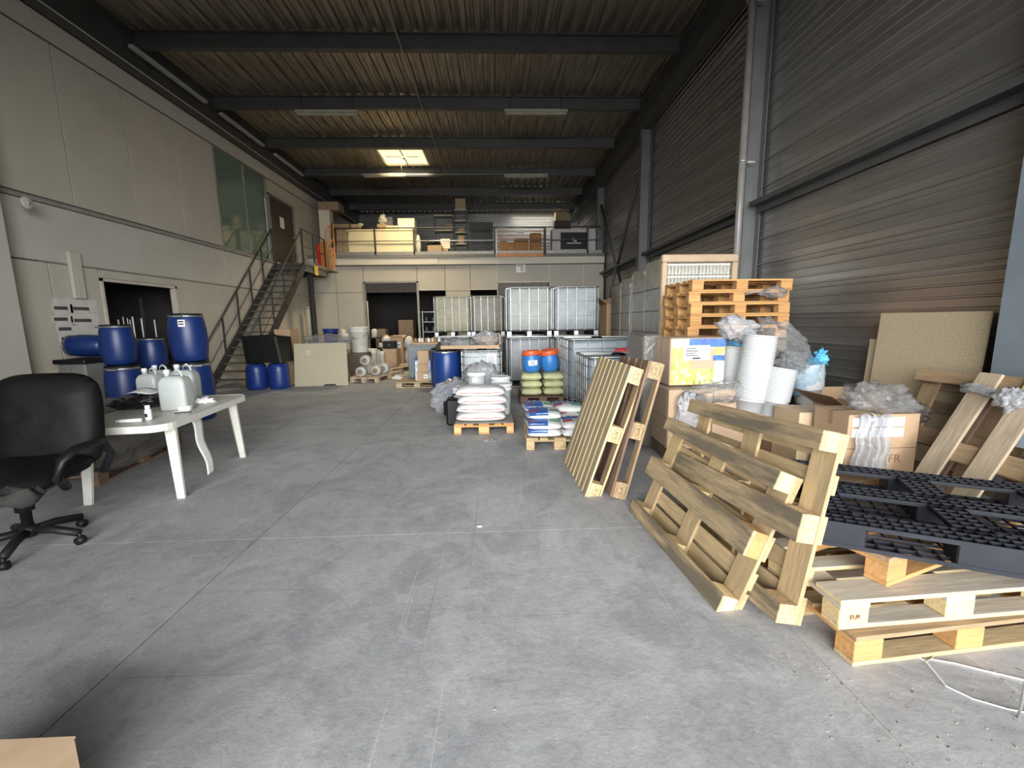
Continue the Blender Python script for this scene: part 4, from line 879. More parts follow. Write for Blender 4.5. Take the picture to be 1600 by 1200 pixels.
mb = MB(); mb.box(-.68, -.42, 0, .55, .42, .02); mb.box(-.68, -.42, .02, .55, -.41, .07); mb.box(.53, -.42, .02, .55, .42, .30); mb.build('tray', CARD, t)
BX_('folded_card', CARD, t, .0, -.05, .02, .5, .3, .26)
crumple('crumpled_film', FILMS, t, (.3, .3, .17), (.28, -.12, .18), seed=51, amp=.5, flat=.7); crumple('crumpled_film', FILM, t, (.4, .3, .1), (-.25, -.05, .1), seed=52, amp=.5, flat=.7)
tag(crumple('film_drape', FILMS, None, (.38, .3, .42), (-.28, 7.95, .40), (0,0,0), seed=53, amp=.32, flat=.85), 'big crumpled heap of clear film spilling before the short tank', 'film')
tag(crumple('film_tail', FILMS, None, (.42, .3, .28), (-.78, 7.35, .27), (0,RD(-25),.3), seed=54, amp=.4, flat=.75), 'lower tail of crumpled film reaching the floor by the blue drum', 'film')
# black jerrycans
def jerry(label, loc, s=1, rz=0):
    t = thing('jerrycan', label, 'jerrycan', loc, rz, 'black jerrycans'); BX_('body', BLACK, t, -.16*s, -.13*s, 0, .16*s, .13*s, .42*s, c=.03*s); MB().tube([(-.08*s,0,.42*s),(-.06*s,0,.47*s),(.06*s,0,.47*s),(.08*s,0,.42*s)], .014, 8).build('handle', BLACK, t); return t
jerry('black jerrycan standing left of the white sacks', (AY(714, 640, 6.3).x, 6.35, 0), .98); jerry('smaller black jerrycan behind the first beside the film', (AY(700, 620, 6.9).x, 7.0, 0), .55, .3)
# ================================================================== WHITE SACKS PALLET
cx = -.205
pallet('orange-toned pallet under the white sacks', (cx, 6.3, 0), rz=pi/2, L=1.15, D=.83, face=W_ORANGE, edge=W_ORANGE, block=mat('orange_chip_block', (.62,.38,.17), rough=.85, var=.2, nscale=80), seed=14)
tag(BX_('cardboard_sheet', mat('dull_sheet', (.30,.28,.25)), None, cx-.40, 5.75, .1455, cx+.41, 6.85, .149), 'thin grey slip sheet lying on the orange-toned pallet', 'sheet')
SK = sack_mesh(.70, .42, .145, 3)
SK.materials.append(BAGW); z = .15
for k, lb in enumerate(('lowest white sack with red seam in the stack of four', 'second white sack from the pallet in the stack of four', 'third white sack from the pallet in the stack of four', 'topmost white sack in the stack of four, slumped')):
    t = thing('white_sack', lb, 'sack', (cx-.03+.012*((k*7) % 3-1), 6.0, z), [.02,-.02,.03,-.01][k], 'four white sacks')
    s2 = sack_mesh(.72, .44, .135, 3+k, 1.05 if k < 3 else 1.15); s2.materials.append(BAGW); link('sack_body', s2, t)
    MB().tube([(-.30+.6*i/8, -.205-.012*sin(i*pi/8), .062+.004*sin(i*2)) for i in range(9)], .005, 5).build('red_seam', RED, t)
    z += .118
for (px, Y, h, r, z, lb) in ((722, 6.45, .40, .15, .15, 'white pail with lid behind the white sacks, left lower'), (783, 6.35, .46, .155, .15, 'white pail behind the white sacks, right front'), (782, 6.72, .52, .155, .15, 'white pail behind the right front pail, farthest back'), (745, 6.5, .22, .15, .555, 'white pail stacked on top with a blank square label')):
    x = AY(px, 600, Y).x; t = pail(lb, (x, Y, z), r, h, WHITEP, 'pails behind the white sacks', handle=False)
    if z > .5: BX_('blank_label', mat('embossed_label', (.68,.70,.69)), t, -.06, -r-.004, .08, .02, -r+.01, .15)
pail('white pail supporting the stacked pail with the square label', (AY(745, 600, 6.5).x, 6.5, .15), .145, .395, WHITEP, 'pails behind the white sacks', handle=False)
# ================================================================== YELLOW SACKS + BLUE KEGS
Yk = 7.75; xa = AY(812, 630, Yk).x; xb = AY(886, 630, Yk).x; xm = (xa+xb)/2
pallet('dark pallet under the pale yellow sacks', (xm, Yk+.45, 0), rz=0, L=.86, D=.9, face=W_DARK, edge=W_DARK, block=W_DARK, seed=15)
n = 0
for c_, nm in ((-1, 'left'), (1, 'right')):
    for k, h_ in enumerate(('lowest', 'middle', 'topmost')):
        s2 = sack_mesh(.41, .55, .155, 20+n, 1.0); s2.materials.append(BAGY); n += 1
        o = link('yellow_sack', s2, None, (xm+c_*.21, Yk+.3, .147+k*.142), (0,0,.02*(n % 3-1))); tag(o, '%s pale yellow sack in the %s column under the blue kegs' % (h_, nm), 'sack', 'pale yellow sacks')
def bkeg(label, loc, tilt, rz, lab=True):
    t = thing('blue_keg', label, 'keg', loc, rz, 'blue kegs with red lids'); t.rotation_euler = (tilt[0], tilt[1], rz)
    MB().lathe([(.125,0),(.14,.012),(.165,.06),(.172,.15),(.165,.25),(.145,.31),(.142,.345)], 28).build('body', BLUEB, t)
    MB().lathe([(.158,.325),(.162,.335),(.162,.395),(.155,.405),(.14,.405),(.13,.395)], 28).build('red_lid', REDO, t); MB().lathe([(.168,.32),(.176,.325),(.176,.34),(.168,.345)], 28).build('clamp_ring', REDO, t)
    MB().box(.155,-.03,.33,.195,.03,.40,0,.005).build('lid_clasp', REDO, t)
    if lab:
        mb = MB(); mb.grid(lambda u, v: ((.1745)*sin((u-.4)*1.1), -(.1745)*cos((u-.4)*1.1), .13+.1*v), 8, 1); mb.build('paper_label', PAPER, t, solid=.001)
        for k in range(2): MB().box(-.03, -.179, .16+.035*k, .05, -.176, .17+.035*k).build('printed_line', INK, t)
    return t
bkeg('blue keg with red lid and white label, left on the yellow sacks', (xm-.19, Yk+.25, .59), (0, RD(-3)), 0)
bkeg('tilted blue keg with red lid, right on the yellow sacks', (xm+.17, Yk+.25, .605), (RD(3), RD(-8)), .3, False)
pail('white open pail behind the left blue keg', (xm-.22, Yk+.62, .6), .16, .36, WHITEP, handle=False)
# ================================================================== BLUE AND WHITE SACKS
Yb = 5.0; xa = AY(823, 700, Yb).x; xb = xa+.8
pallet('pale pallet under the blue and white sacks', (xa+.42, 5.45, 0), rz=RD(88), L=1.05, D=.82, face=W_PALE, edge=W_PALE, block=W_PALE, seed=16)
pos = [(-.19,-.28,0,0),(.21,-.30,0,0),(-.18,.18,0,0),(.20,.16,0,0),(-.19,-.27,1,90),(.21,-.28,1,85),(-.17,.19,1,95),(.22,.16,1,88),(-.17,-.10,2,5),(.18,.26,2,0),(-.2,.34,2,0)]
lbs = ['bottom front left','bottom front right','bottom rear left','bottom rear right','second layer front left','second layer front right','second layer rear left','second layer rear right','top layer in the middle','top layer rear right with red panel','top layer rear left']
for k, ((dx, dy, l, a), lb) in enumerate(zip(pos, lbs)):
    t = thing('printed_sack', 'blue and white printed sack, %s of the pile' % lb, 'sack', (xa+.42+dx, 5.42+dy, .147+l*.088), RD(a+R0) if 0 else RD((k*7) % 9-4), 'blue and white sacks')
    s2 = sack_mesh(.43, .47, .10, 40+k, 1.1); s2.materials.append(BAGW); link('sack_body', s2, t)
    def patch(nm, m, x0, x1, y0, y1):
        mb = MB(); me0 = NZ
        def F(u, v):
            x = x0+(x1-x0)*u; y = y0+(y1-y0)*v; xx = x/.215; yy = y/.235
            e = max((1-abs(xx)**3.2)*(1-abs(yy)**3.0), 0)**.42; sd = 40+k; nn = NZ.noise(V((xx*1.7+sd*5, yy*1.7, sd*2.2)))*.16+NZ.noise(V((xx*5+sd, yy*5, 3)))*.05
            return (x*(1-.05*yy**2), y*(1-.05*xx**2), .042+.058*e*(1+nn)*1.1+.003)
        mb.grid(F, 8, 8); return mb.build(nm, m, t)
    patch('blue_print', BAGB, -.205, .205, -.03, .21) if k % 2 else patch('blue_print', BAGB, -.205, .04, -.228, .215)
    patch('red_panel', mat('dark_red_print', (.40,.03,.05), rough=.4), -.19, -.07, -.14, -.05); patch('green_panel', GREEN, .06, .18, -.13, -.05)
    for q_ in range(4): patch('white_lettering', PAPER, -.14+.07*q_, -.10+.07*q_, .05, .12).location.z = .002
# ================================================================== RIGHT CAGED TANKS
ibc('large caged tank of bluish liquid behind the upright pallets', (1.84, 7.8, 0), 1.22, 1.05, 1.25, TANKB, style='grid', pal=BLACK)
ibc('caged tank mostly hidden behind the striped upright pallet', (1.85, 6.42, 0), 1.12, .95, 1.05, TANKB, style='grid', lab=False)
tag(crumple('red_rag', RED, None, (.14, .06, .03), (1.85, 6.1, 1.11), seed=61, amp=.4, flat=.5), 'red strap lying on the hidden caged tank', 'strap')
# ================================================================== MEZZANINE GOODS AND RAILING
ZM = 4.122
t = thing('mezzanine_railing', 'dark metal railing along the front edge of the mezzanine', 'railing', (0, 16.95, ZM))
for px in (523, 586, 647, 773, 852, 918):
    x = AY(px, 380, 16.95).x; BX_('post', RAILM, t, x-.03, -.03, 0, x+.03, .03, 1.0)
xa, xb = AY(523, 380, 16.95).x, 4.1
MB().tube([(xa, 0, 1.0), (xb, 0, 1.0)], .022, 6).build('top_rail', RAILM, t); MB().tube([(xa, 0, .52), (xb, 0, .52)], .018, 6).build('mid_rail', ALU, t)
BX_('kick_plate', TRIMG, t, LX+.3, -.03, .0, 4.15, -.02, .12)
def chest(label, px0, px1, Y=17.3):
    a = AY(px0, 397, Y).x; b = AY(px1, 357, Y).x; t = thing('chest_unit', label, 'chest', ((a+b)/2, Y, ZM)); w_ = (b-a)/2
    BX_('body', CREAMC, t, -w_, 0, 0, w_, .7, .96, c=.01); BX_('lid', CREAMC, t, -w_-.01, -.02, .97, w_+.01, .72, 1.03, c=.012)
    BX_('front_ledge', CREAMC, t, -w_, -.05, .47, w_, 0, .53, c=.015); BX_('lower_panel', CREAMC, t, -w_+.03, -.015, .05, w_-.03, 0, .44, c=.005); return t
chest('smaller cream chest unit behind the mezzanine railing', 545, 584); chest('wider cream chest unit behind the mezzanine railing', 586, 647)
def mbx(label, px0, px1, py0, Y, z=ZM, dep=.4, m=CARD, **k):
    a = AY(px0, py0, Y); b = AY(px1, py0, Y); return carton(label, a.x, Y, z, b.x, Y+dep, a.z, m, **k)
CD = mat('dim_cardboard', (.34,.24,.15), rough=.8)
zc = AY(530, 378, 17.3).z
for i, (a, b) in enumerate(((525, 534.5), (535, 544))):
    for j, (y0, zz) in enumerate(((383, ZM), (368, AY(530,383,17.3).z+.002), (357, AY(530,368,17.3).z+.002))):
        mbx('dim brown carton %s, %s column left of the cream chests' % (('at the bottom','in the middle','at the top')[j], ('left','right')[i]), a, b, y0, 17.3, zz, m=CD, group='cartons left of the cream chests')
ZC = ZM+1.035
mbx('flat brown carton on the dim cartons at the mezzanine corner', 520, 545, 350, 17.35, AY(530,357,17.3).z+.004, m=CD); mbx('small brown carton on the smaller cream chest', 548, 558, 350, 17.4, ZC)
t = tag(MB().lathe([(.08,0),(.11,.2),(.12,.21),(.12,.24)], 16).build('white_tub', CREAMC, None, (AY(563,350,17.5).x, 17.5, ZC)), 'cream tub on the smaller cream chest', 'tub')
tag(crumple('black_bag', BLACK, None, (.17,.15,.09), (AY(571,352,17.5).x, 17.5, ZC+.07), seed=70, amp=.4, flat=.6), 'small black bag beside the cream tub on the chest', 'bag')
mbx('small open brown carton on the wider cream chest', 589, 603, 350, 17.4, ZC)
tag(crumple('white_paper_bag', CARDW, None, (.16,.12,.2), (AY(597,344,17.5).x, 17.55, AY(597,350,17.4).z+.18), seed=71, amp=.5), 'crumpled pale paper in the small carton on the chest', 'paper')
mbx('grey box behind the crumpled paper on the wide chest', 603, 613, 339, 17.75, ZC, m=TRIMG, dep=.3)
for k in range(4): tag(MB().lathe([(.05,0),(.055,.01),(.055,.14),(.03,.17)], 12).build('cream_bottle', CREAMC, None, (AY(605+4.5*k, 350, 17.45).x, 17.48, ZC)), ('leftmost small cream bottle on the wide chest','second small cream bottle on the wide chest','third small cream bottle on the wide chest','small cream bottle next to the big white box')[k], 'bottle', 'cream bottles on the chest')
mbx('large white box on the right end of the wide cream chest', 621, 647, 341, 17.4, ZC, m=CARDW, dep=.5)
tag(crumple('wrapped_roll', BEIGEB, None, (.1,.1,.42), (AY(653,378,17.3).x, 17.4, ZM+.42), seed=72, amp=.12, flat=.95), 'upright film-wrapped roll right of the cream chests', 'roll')
mbx('open brown carton with black sheeting behind the railing', 668, 690, 383, 17.4); tag(crumple('black_sheeting', BLACK, None, (.3,.2,.1), (AY(677,378,17.5).x, 17.6, AY(677,383,17.4).z+.08), seed=73, amp=.5), 'black plastic sheeting on the open brown carton', 'sheeting')
mbx('small brown carton right of the open carton on the mezzanine', 691, 700, 388, 17.6); mbx('cream carton above the small brown carton', 688, 703, 373, 17.7, AY(690,388,17.6).z+.004, m=CARDW)
def rack(label, px0, px1, tops, Y, post=True):
    a = AY(px0, 380, Y).x; b = AY(px1, 380, Y).x; t = thing('shelving_rack', label, 'rack', ((a+b)/2, Y, ZM)); w_ = (b-a)/2
    for py in tops: z = AY(px0, py, Y).z-ZM; BX_('shelf', TRIMG, t, -w_, -.2, z-.03, w_, .3, z); BX_('shelf_lip', TRIML, t, -w_, -.215, z-.04, w_, -.2, z+.005)
    zt = AY(px0, min(tops), Y).z-ZM
    for x in (-w_, w_):
        for y in (-.2, .3): BX_('upright', STEEL, t, x-.015, y-.015, 0, x+.015, y+.015, zt)
    return t
rack('left shelving rack on the mezzanine with bare shelves', 680, 709, (338, 361, 383), 18.6); rack('right shelving rack on the mezzanine holding cartons', 712, 730, (329, 346, 364, 382), 18.5)
mbx('brown carton on the top of the right shelving rack', 711, 727, 310, 18.35, AY(712,329,18.5).z+.003, dep=.4, m=CD)
mbx('small brown carton on the right rack, upper shelf', 717, 725, 356, 18.35, AY(712,364,18.5).z+.003, dep=.3); mbx('small brown carton on the right rack, lower shelf', 716, 725, 368, 18.35, AY(712,382,18.5).z+.003, dep=.3)
mbx('pale carton, upper of two on the left rack', 697, 708, 349, 18.45, AY(697,355,18.45).z, dep=.3, m=CD); mbx('pale carton, lower of two on the left rack', 696, 708, 355.5, 18.45, AY(680,361,18.6).z+.004, dep=.3, m=CD)
t = None
DCR = mat('dark_folding_crate', (.03,.035,.033), rough=.5)
for k in range(6):
    a = AY(733, 396, 17.9).x; b = AY(771, 396, 17.9).x; t = thing('dark_crate', ('lowest','second lowest','third from the bottom','fourth from the bottom','second highest','topmost')[k]+' dark plastic crate in the stack behind the railing', 'crate', ((a+b)/2, 18.2, ZM+k*.235), 0, 'stack of dark crates'); w_ = (b-a)/2
    BX_('crate_body', DCR, t, -w_+.02, -.3, 0, w_-.02, .3, .20); BX_('crate_rim', DCR, t, -w_, -.32, .20, w_, .32, .233)
    for x in (-.25, .25): BX_('slot', INK, t, x-.1, -.303, .08, x+.1, -.3, .14)
# orange barred gate on the mezzanine edge
a = AY(776, 398, 16.85).x; b = AY(850, 398, 16.85).x; z1 = AY(776, 361, 16.85).z
t = thing('loading_gate', 'orange barred loading gate with a white tag on the mezzanine edge', 'gate', (a, 16.80, 4.0))
BX_('orange_sill', ORANGE, t, 0, -.0, 0, b-a, .06, .14)
for x in (0, b-a): BX_('gate_post', ZINC if x == 0 else RAILM, t, x-.02, .0, .0, x+.02, .04, z1-4.0+.05)
for k in range(7): MB().tube([(0, .02, .26+k*.135), (b-a, .02, .26+k*.135)], .014, 6).build('gate_rail', ORANGE if k < 6 else ALU, t)
BX_('white_tag', PAPER, t, .75, -.01, .80, 1.08, .0, .95); BX_('tag_line', INK, t, .79, -.014, .88, 1.04, -.01, .90)
for i, (p0, p1, pt) in enumerate(((781, 792, 377), (793, 803, 379), (804, 826, 372), (829, 846, 364))): mbx('orange-brown carton %s behind the barred gate' % ('far left','second from left','third from left','at the right, tallest')[i], p0, p1, pt, 17.5, m=mat('orange_brown_card', (.45,.22,.08)), dep=.5)  # card in a more orange brown than the other cartons
# white panel with black screen box
a = AY(863, 397, 17.15).x; b = AY(931, 397, 17.15).x; w_ = (b-a)/2
t = thing('white_cabinet', 'white cabinet with black square front and pale emblem on the mezzanine', 'cabinet', ((a+b)/2, 17.2, ZM))
BX_('cabinet_body', mat('cabinet_white', (.48,.45,.43)), t, -w_, 0, 0, w_, .5, .98, c=.01); BX_('black_front', BLACK, t, -w_+.33, -.02, .2, w_-.3, 0, .84)
BX_('lower_ledge', mat('cabinet_white', ()) if 0 else MT['cabinet_white'], t, -w_+.35, -.03, .05, w_-.4, 0, .19)
mb = MB(); mb.lathe([(.07, 0), (.07, .004)], 14, c=(0,0,0)); mb.box(-.02, -.09, 0, .12, -.03, .004); o = mb.build('emblem', ALU, t, (-.02, -.022, .58)); o.rotation_euler = (pi/2, 0, 0)
BX_('emblem_line', ALU, t, -.28, -.024, .42, .28, -.02, .44)
for x in (-.35, -.05, .25): BX_('foot_mark', INK, t, x-.03, -.034, .1, x+.03, -.03, .13)
t = tag(BX_('sign_plate', PAPER, None, .80, YM-.016, 3.42, 1.15, YM-.009, 3.72), 'white printed sign on the partition above the rear tanks', 'sign')
for k, z in enumerate((3.66, 3.58, 3.5)): BX_('printed_text', INK, t, .84+.12*(k > 0), YM-.02, z, 1.08, YM-.016, z+.03)
mbx('dark brown carton high at the right rear of the mezzanine', 868, 888, 331, 21.5, AY(866,345,21.5).z+.01, m=CD); mbx('dark stack under the high carton at the right rear', 866, 892, 345, 21.5, ZM, m=mat('dark_stack', (.06,.045,.035)))
mbx('tall beige box at the left rear corner of the mezzanine', 497, 514, 328, 17.6, ZM-.0, m=CARDW, dep=.4); mbx('brown carton on the tall beige box by the left wall', 496, 528, 315, 17.7, AY(497,328,17.6).z+.01, m=CD, dep=.6)
# ================================================================== LAMPS AND CONDUITS UNDER THE ROOF
def lampf(label, px0, px1, py, Z):
    a = FL(px0, py, Z); b = FL(px1, py, Z); t = thing('tube_lamp', label, 'lamp', ((a.x+b.x)/2, a.y, Z)); w_ = (b.x-a.x)/2
    BX_('housing', LAMPW, t, -w_, -.06, .05, w_, .06, .11, c=.005); BX_('diffuser', LAMPW, t, -w_+.03, -.055, 0, w_-.03, .055, .05, c=.02)
    for x in (-w_*.8, w_*.8): MB().tube([(x,0,.11), (x,0,7.165-Z)], .01, 6).build('hanger', RAILM, t)
lampf('long tube lamp under the roof on the right, nearest', 788, 887, 179, 6.7); lampf('dim tube lamp under the roof on the left, nearest', 462, 561, 180, 6.7)
lampf('tube lamp below the skylight on the left', 567, 635, 277, 6.7); lampf('tube lamp at the back right under the roof', 788, 856, 277, 6.7)
for i, (p, q) in enumerate((((204, 82), (320, 162)), ((344, 178), (410, 224)), ((428, 236), (472, 268)))):
    a = AX(*p, -6.8); b = AX(*q, -6.8); t = thing('beam_strip', ('nearest','middle','farthest')[i]+' pale strip section along the left roof beam', 'tray', (-6.8, 0, 0)); BX_('tray', mat('dull_zinc', (.40,.40,.40), rough=.5), t, -.03, a.y, 6.74, .06, b.y, 6.80);  # pale strips along the beam between the purlins
    for y in (a.y+.2, b.y-.2): BX_('bracket', RAILM, t, -.06, y-.02, 6.80, 0, y+.02, 6.87)
t = thing('conduit', 'thin straight conduit running lengthwise under the roof purlins', 'conduit', (-1.75, 0, 6.83)); MB().tube([(0, 2, 0), (0, 16.3, 0)], .015, 6).build('pipe', TRIMG, t)
t = thing('conduit', 'thin straight conduit running across under the far purlins', 'conduit', (0, 16.3, 6.83)); MB().tube([(-6.7, 0, 0), (2.2, 0, 0)], .015, 6).build('pipe', TRIMG, t)
t = thing('conduit', 'pale conduit following the left roof beam above the cream panels', 'conduit', (-6.83, 0, 6.45)); MB().tube([(0, 2, 0), (0, 22, 0)], .012, 6).build('pipe', ALU, t)
# ================================================================== RIGHT SIDE
# tall framed stack of nested white trays behind the pallets
def framed(label, x0, Y, w_, dep, h, first):
    t = thing('framed_load', label, 'load', (x0+w_/2, Y, 0), 0, 'tall wrapped loads along the right wall'); a = w_/2
    FR = mat('tan_wrap_card', (.46,.34,.22), rough=.4, var=.06); TR = mat('white_tray_stack', (.78,.77,.68), rough=.4, var=.12, nscale=40); WR = mat('grey_wrapped_side', (.26,.24,.20), rough=.28, var=.12, nscale=4, bump=.6, bscale=6)
    for i, (b_) in enumerate(((-a, 0, .1, -a+.09, .1, h-.121), (a-.09, 0, .1, a, .1, h-.121), (-a, 0, h-.12, a, .1, h))): BX_('corner_board', FR, t, *b_, c=.015)
    BX_('wrapped_side', WR, t, -a+.01, .1, .14, a-.01, dep, h-.03, c=.02)
    BX_('load_base', W_DARK, t, -a, 0, 0, a, dep, .13)
    z = h-.14; k = 0
    while z > .3 and first:
        for i in range(2):
            mb = MB(); n = 9; x0_, x1_ = -a+.1+i*(w_-.2)/2, -a+.1+(i+1)*(w_-.2)/2-.01
            for q in range(n): xx = x0_+(x1_-x0_)*(q+.5)/n; mb.lathe([(.028, z-.17), (.03, z-.03), (.034, z-.03), (.034, z)], 8, c=(xx, .05, 0))
            mb.box(x0_, .05, z-.17, x1_, .1, z); mb.build('nested_row', TR, t)
        z -= .185; k += 1
    if not first:
        pass
    for z in [.6+.36*i for i in range(int((h-.6)/.36))]: MB().box(-a-.004, .1, z, -a+.01, dep-.02, z+.012).build('layer_joint', mat('dark_layer_joint', (.10,.09,.08)), t)
    return t
framed('tall framed load of nested white trays behind the pallet stack', 2.62, 6.75, 1.22, .78, 2.55, True)
framed('tall grey wrapped load, second along the right wall', 2.66, 7.56, 1.2, .8, 2.5, False); framed('tall grey wrapped load, third along the right wall', 2.68, 8.40, 1.2, .8, 2.42, False)
framed('tall grey wrapped load, farthest along the right wall', 2.70, 9.26, 1.2, .8, 2.34, False)
for y, z0, z1 in ((7.57, .9, 2.35), (8.41, .9, 2.2)): 
    t = thing('glossy_strap', 'thin glossy strap hanging down the grey wrapped loads, %s' % ('nearer' if y < 8 else 'farther'), 'strap', (2.655, y, 0)); MB().tube([(0, 0, z0), (-.01, .02, (z0+z1)/2), (0, 0, z1)], .012, 6).build('strap', FILMS, t); crumple('strap_knot', FILMS, t, (.03,.04,.05), (-.01, 0, z1), seed=80, sub=2)
carton('brown carton beyond the grey wrapped loads, with bent flap', 2.75, 10.6, 0, 3.4, 11.3, 1.95, CARD, flaps=True)
# dark wrapped load under the stack of pallets
t = thing('wrapped_load', 'dark film-wrapped load of brown cartons carrying the stack of pallets', 'load', (3.0, 5.66, 0))
for i in range(2):
    for j in range(3): BX_('carton', mat('dark_brown_carton', (.30,.21,.14), rough=.7), t, -.66+i*.665, -.42, .15+j*.375, .0+i*.665, .42, .15+j*.375+.37, c=.004)  # darker brown than the other cartons
BX_('wrap_film', FILMD, t, -.68, -.44, .14, .68, .44, 1.29, c=.03); BX_('base', W_DARK, t, -.66, -.42, 0, .66, .42, .14)
for k in range(5):
    lb = ('lowest','second from the bottom','middle','second from the top','topmost')[k]
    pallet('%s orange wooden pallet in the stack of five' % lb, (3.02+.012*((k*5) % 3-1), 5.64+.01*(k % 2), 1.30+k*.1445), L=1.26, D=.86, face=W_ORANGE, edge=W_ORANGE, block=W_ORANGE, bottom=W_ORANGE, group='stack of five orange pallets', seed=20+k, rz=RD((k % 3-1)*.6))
t = thing('film_twist', 'twist of clear film caught in the upper pallets of the stack', 'film', (3.42, 5.18, 1.86)); crumple('film', FILM, t, (.16,.05,.07), (0,0,0), seed=82, amp=.5); MB().tube([(-.36,0,-.02),(-.25,0,.01),(-.12,0,0)], .02, 6).build('film_tail', FILM, t)
# brown wrapped cartons with the yellow printed box on top
t = thing('carton_load', 'film-wrapped brown cartons under the yellow printed box', 'load', (2.32, 4.72, 0), RD(-3))
for i in range(2):
    for j in range(2): BX_('carton', CARD, t, -.47+i*.48, -.34, .14+j*.33, i*.48, .36, .14+j*.33+.325, c=.004)
BX_('wrap_film', FILMC, t, -.49, -.36, .13, .51, .38, .815, c=.03); BX_('base', W_DARK, t, -.47, -.34, 0, .47, .36, .13)
crumple('loose_film', FILMS, t, (.13,.03,.3), (-.28, -.40, .5), seed=83, amp=.35); crumple('loose_film', FILM, t, (.4,.06,.12), (.1,-.38,.78), seed=84, amp=.5)
a = AY(1041, 604, 4.62); b = AY(1129, 527, 4.62)
t = carton('brown box with a yellow flower print and white label, on wrapped cartons', a.x, 4.55, .82, b.x, 5.05, b.z, CARD); w2 = (b.x-a.x)/2; hh = b.z-.82
BX_('printed_front', PRY, t, -w2+.02, -.253, .01, w2-.005, -.251, hh-.10); BX_('blue_top_band', BAGB, t, -.1, -.254, hh-.1, w2-.005, -.251, hh-.01); BX_('pale_top_band', PAPER, t, -w2+.02, -.254, hh-.1, -.1, -.251, hh-.01)
BX_('brown_panel', CARD, t, -.08, -.256, .18, .20, -.253, hh-.12, c=0); BX_('paper_label', PAPER, t, -.16, -.259, .28, .13, -.256, .44)
for k in range(4): BX_('printed_line', INK, t, -.14, -.261, .40-.025*k, -.02+.02*(k % 2), -.259, .41-.025*k)
BX_('printed_code', INK, t, -.06, -.261, .29, .03, -.259, .31)
BX_('bottle_picture', PAPER, t, .19, -.257, .02, .30, -.253, .26); BX_('bottle_cap_picture', BAGB, t, .17, -.257, .27, .30, -.253, .33)
BX_('wrap_film', FILMC, t, -w2-.015, -.27, -.0, w2+.015, .26, hh+.012, c=.02)
t = thing('dark_wrapped_side', 'grey film-wrapped carton standing left of the yellow printed box', 'box', (1.86, 5.0, 0)); BX_('carton', mat('dim_wrapped_carton', (.16,.14,.12), rough=.35, bump=.5, bscale=8), t, -.13, -.05, .0, .085, .55, 1.36, c=.02); BX_('wrap_film', FILMD, t, -.145, -.065, .0, .10, .565, 1.375, c=.02)
# nested white pails in stacks
PM = {}
def pstack(name, px_top, py_top, px_bot, zb, Y, r, n, label, group, m=WHITEP, m2=None):
    top = AY(px_top, py_top, Y); bot = AY(px_bot, 640, Y); bot.z = zb
    d = (top-bot); L = d.length; hgt = .22; step = (L-hgt)/(n-1); ax = d.normalized()
    q = ax.to_track_quat('Z', 'Y')
    me = pail_mesh(r, hgt, .80, True, .016, 24); me.materials.append(m)
    for k in range(n):
        o = link('white_pail', me, None); o.location = bot+ax*(step*k); o.rotation_mode = 'QUATERNION'; o.rotation_quaternion = q; tag(o, label, 'pail', group)
    return bot, ax, L
WP2 = mat('nested_pail_white', (.52,.53,.53), rough=.4, var=.01)
pstack('a', 1148, 541, 1138, .62, 4.75, .132, 22, 'white pail nested in the leftmost leaning stack by the printed box', 'left stack of nested pails', WP2)
pstack('b', 1189, 524, 1168, .50, 4.35, .145, 31, 'white pail nested in the tallest leaning stack', 'tallest stack of nested pails', WP2)
pstack('c', 1222, 575, 1203, .50, 4.25, .128, 20, 'white pail nested in the third leaning stack, right of the tallest', 'third stack of nested pails', WP2)
pstack('d', 1262, 568, 1260, .55, 4.75, .148, 17, 'white pail nested in the stack inside the blue-tinted bag', 'bagged stack of nested pails', WP2)
c = AY(1255, 580, 4.75)
tag(crumple('blue_bag', FILMB, None, (.21,.2,.25), c+V((.0,.0,-.04)), seed=90, amp=.25, fr=1.8), 'blue-tinted film bag around the rightmost pails', 'bag')
tag(crumple('blue_bag_knot', mat('blue_bag_film', (.10,.42,.72), rough=.25, bump=.5, bscale=12), None, (.07,.06,.10), AY(1283, 560, 4.75), seed=91, amp=.7, fr=3), 'gathered bright blue neck of the bag right of the pails', 'bag')
tag(crumple('blue_film', MT['blue_bag_film'], None, (.16,.05,.06), AY(1152, 536, 4.95), (0,RD(-20),0), seed=92, amp=.5), 'scrap of blue film behind the leftmost pail stack', 'film')
tag(crumple('clear_film', FILMS, None, (.22,.16,.14), AY(1152, 514, 4.55), (0,RD(20),0), seed=93, amp=.45), 'crumpled clear film ball above the leftmost pails', 'film')
tag(crumple('clear_film_sheet', FILM, None, (.36,.14,.17), AY(1222, 533, 4.6), (0,RD(35),0), seed=94, amp=.4), 'long crumpled clear film draped over the pail stacks', 'film')
tag(crumple('clear_film_tail', FILM, None, (.18,.14,.12), AY(1238, 566, 4.5), (0,RD(15),0), seed=95, amp=.5), 'crumpled film hanging between the third and bagged pails', 'film')
# cartons carrying pails
t = carton('wide brown carton under the pail stacks', 2.86, 4.1, 0, 3.6, 4.95, .495, CARD)
# brown cartons in front right
def fcart(label, px0, px1, py_top, py_bot, Y, dep, **k):
    a = AY(px0, py_top, Y); b = AY(px1, py_top, Y); z0 = max(0, AY(px0, py_bot, Y).z); return carton(label, a.x, Y, z0, b.x, Y+dep, a.z, **k)
t = fcart('brown carton with dark tape on its front, right of the pails', 1250, 1322, 645, 990, 3.72, .36, tape='y', m=mat('tan_carton', (.52,.39,.24)))
t['label'] = 'tan carton with dark tape down its front, left of the film heap'

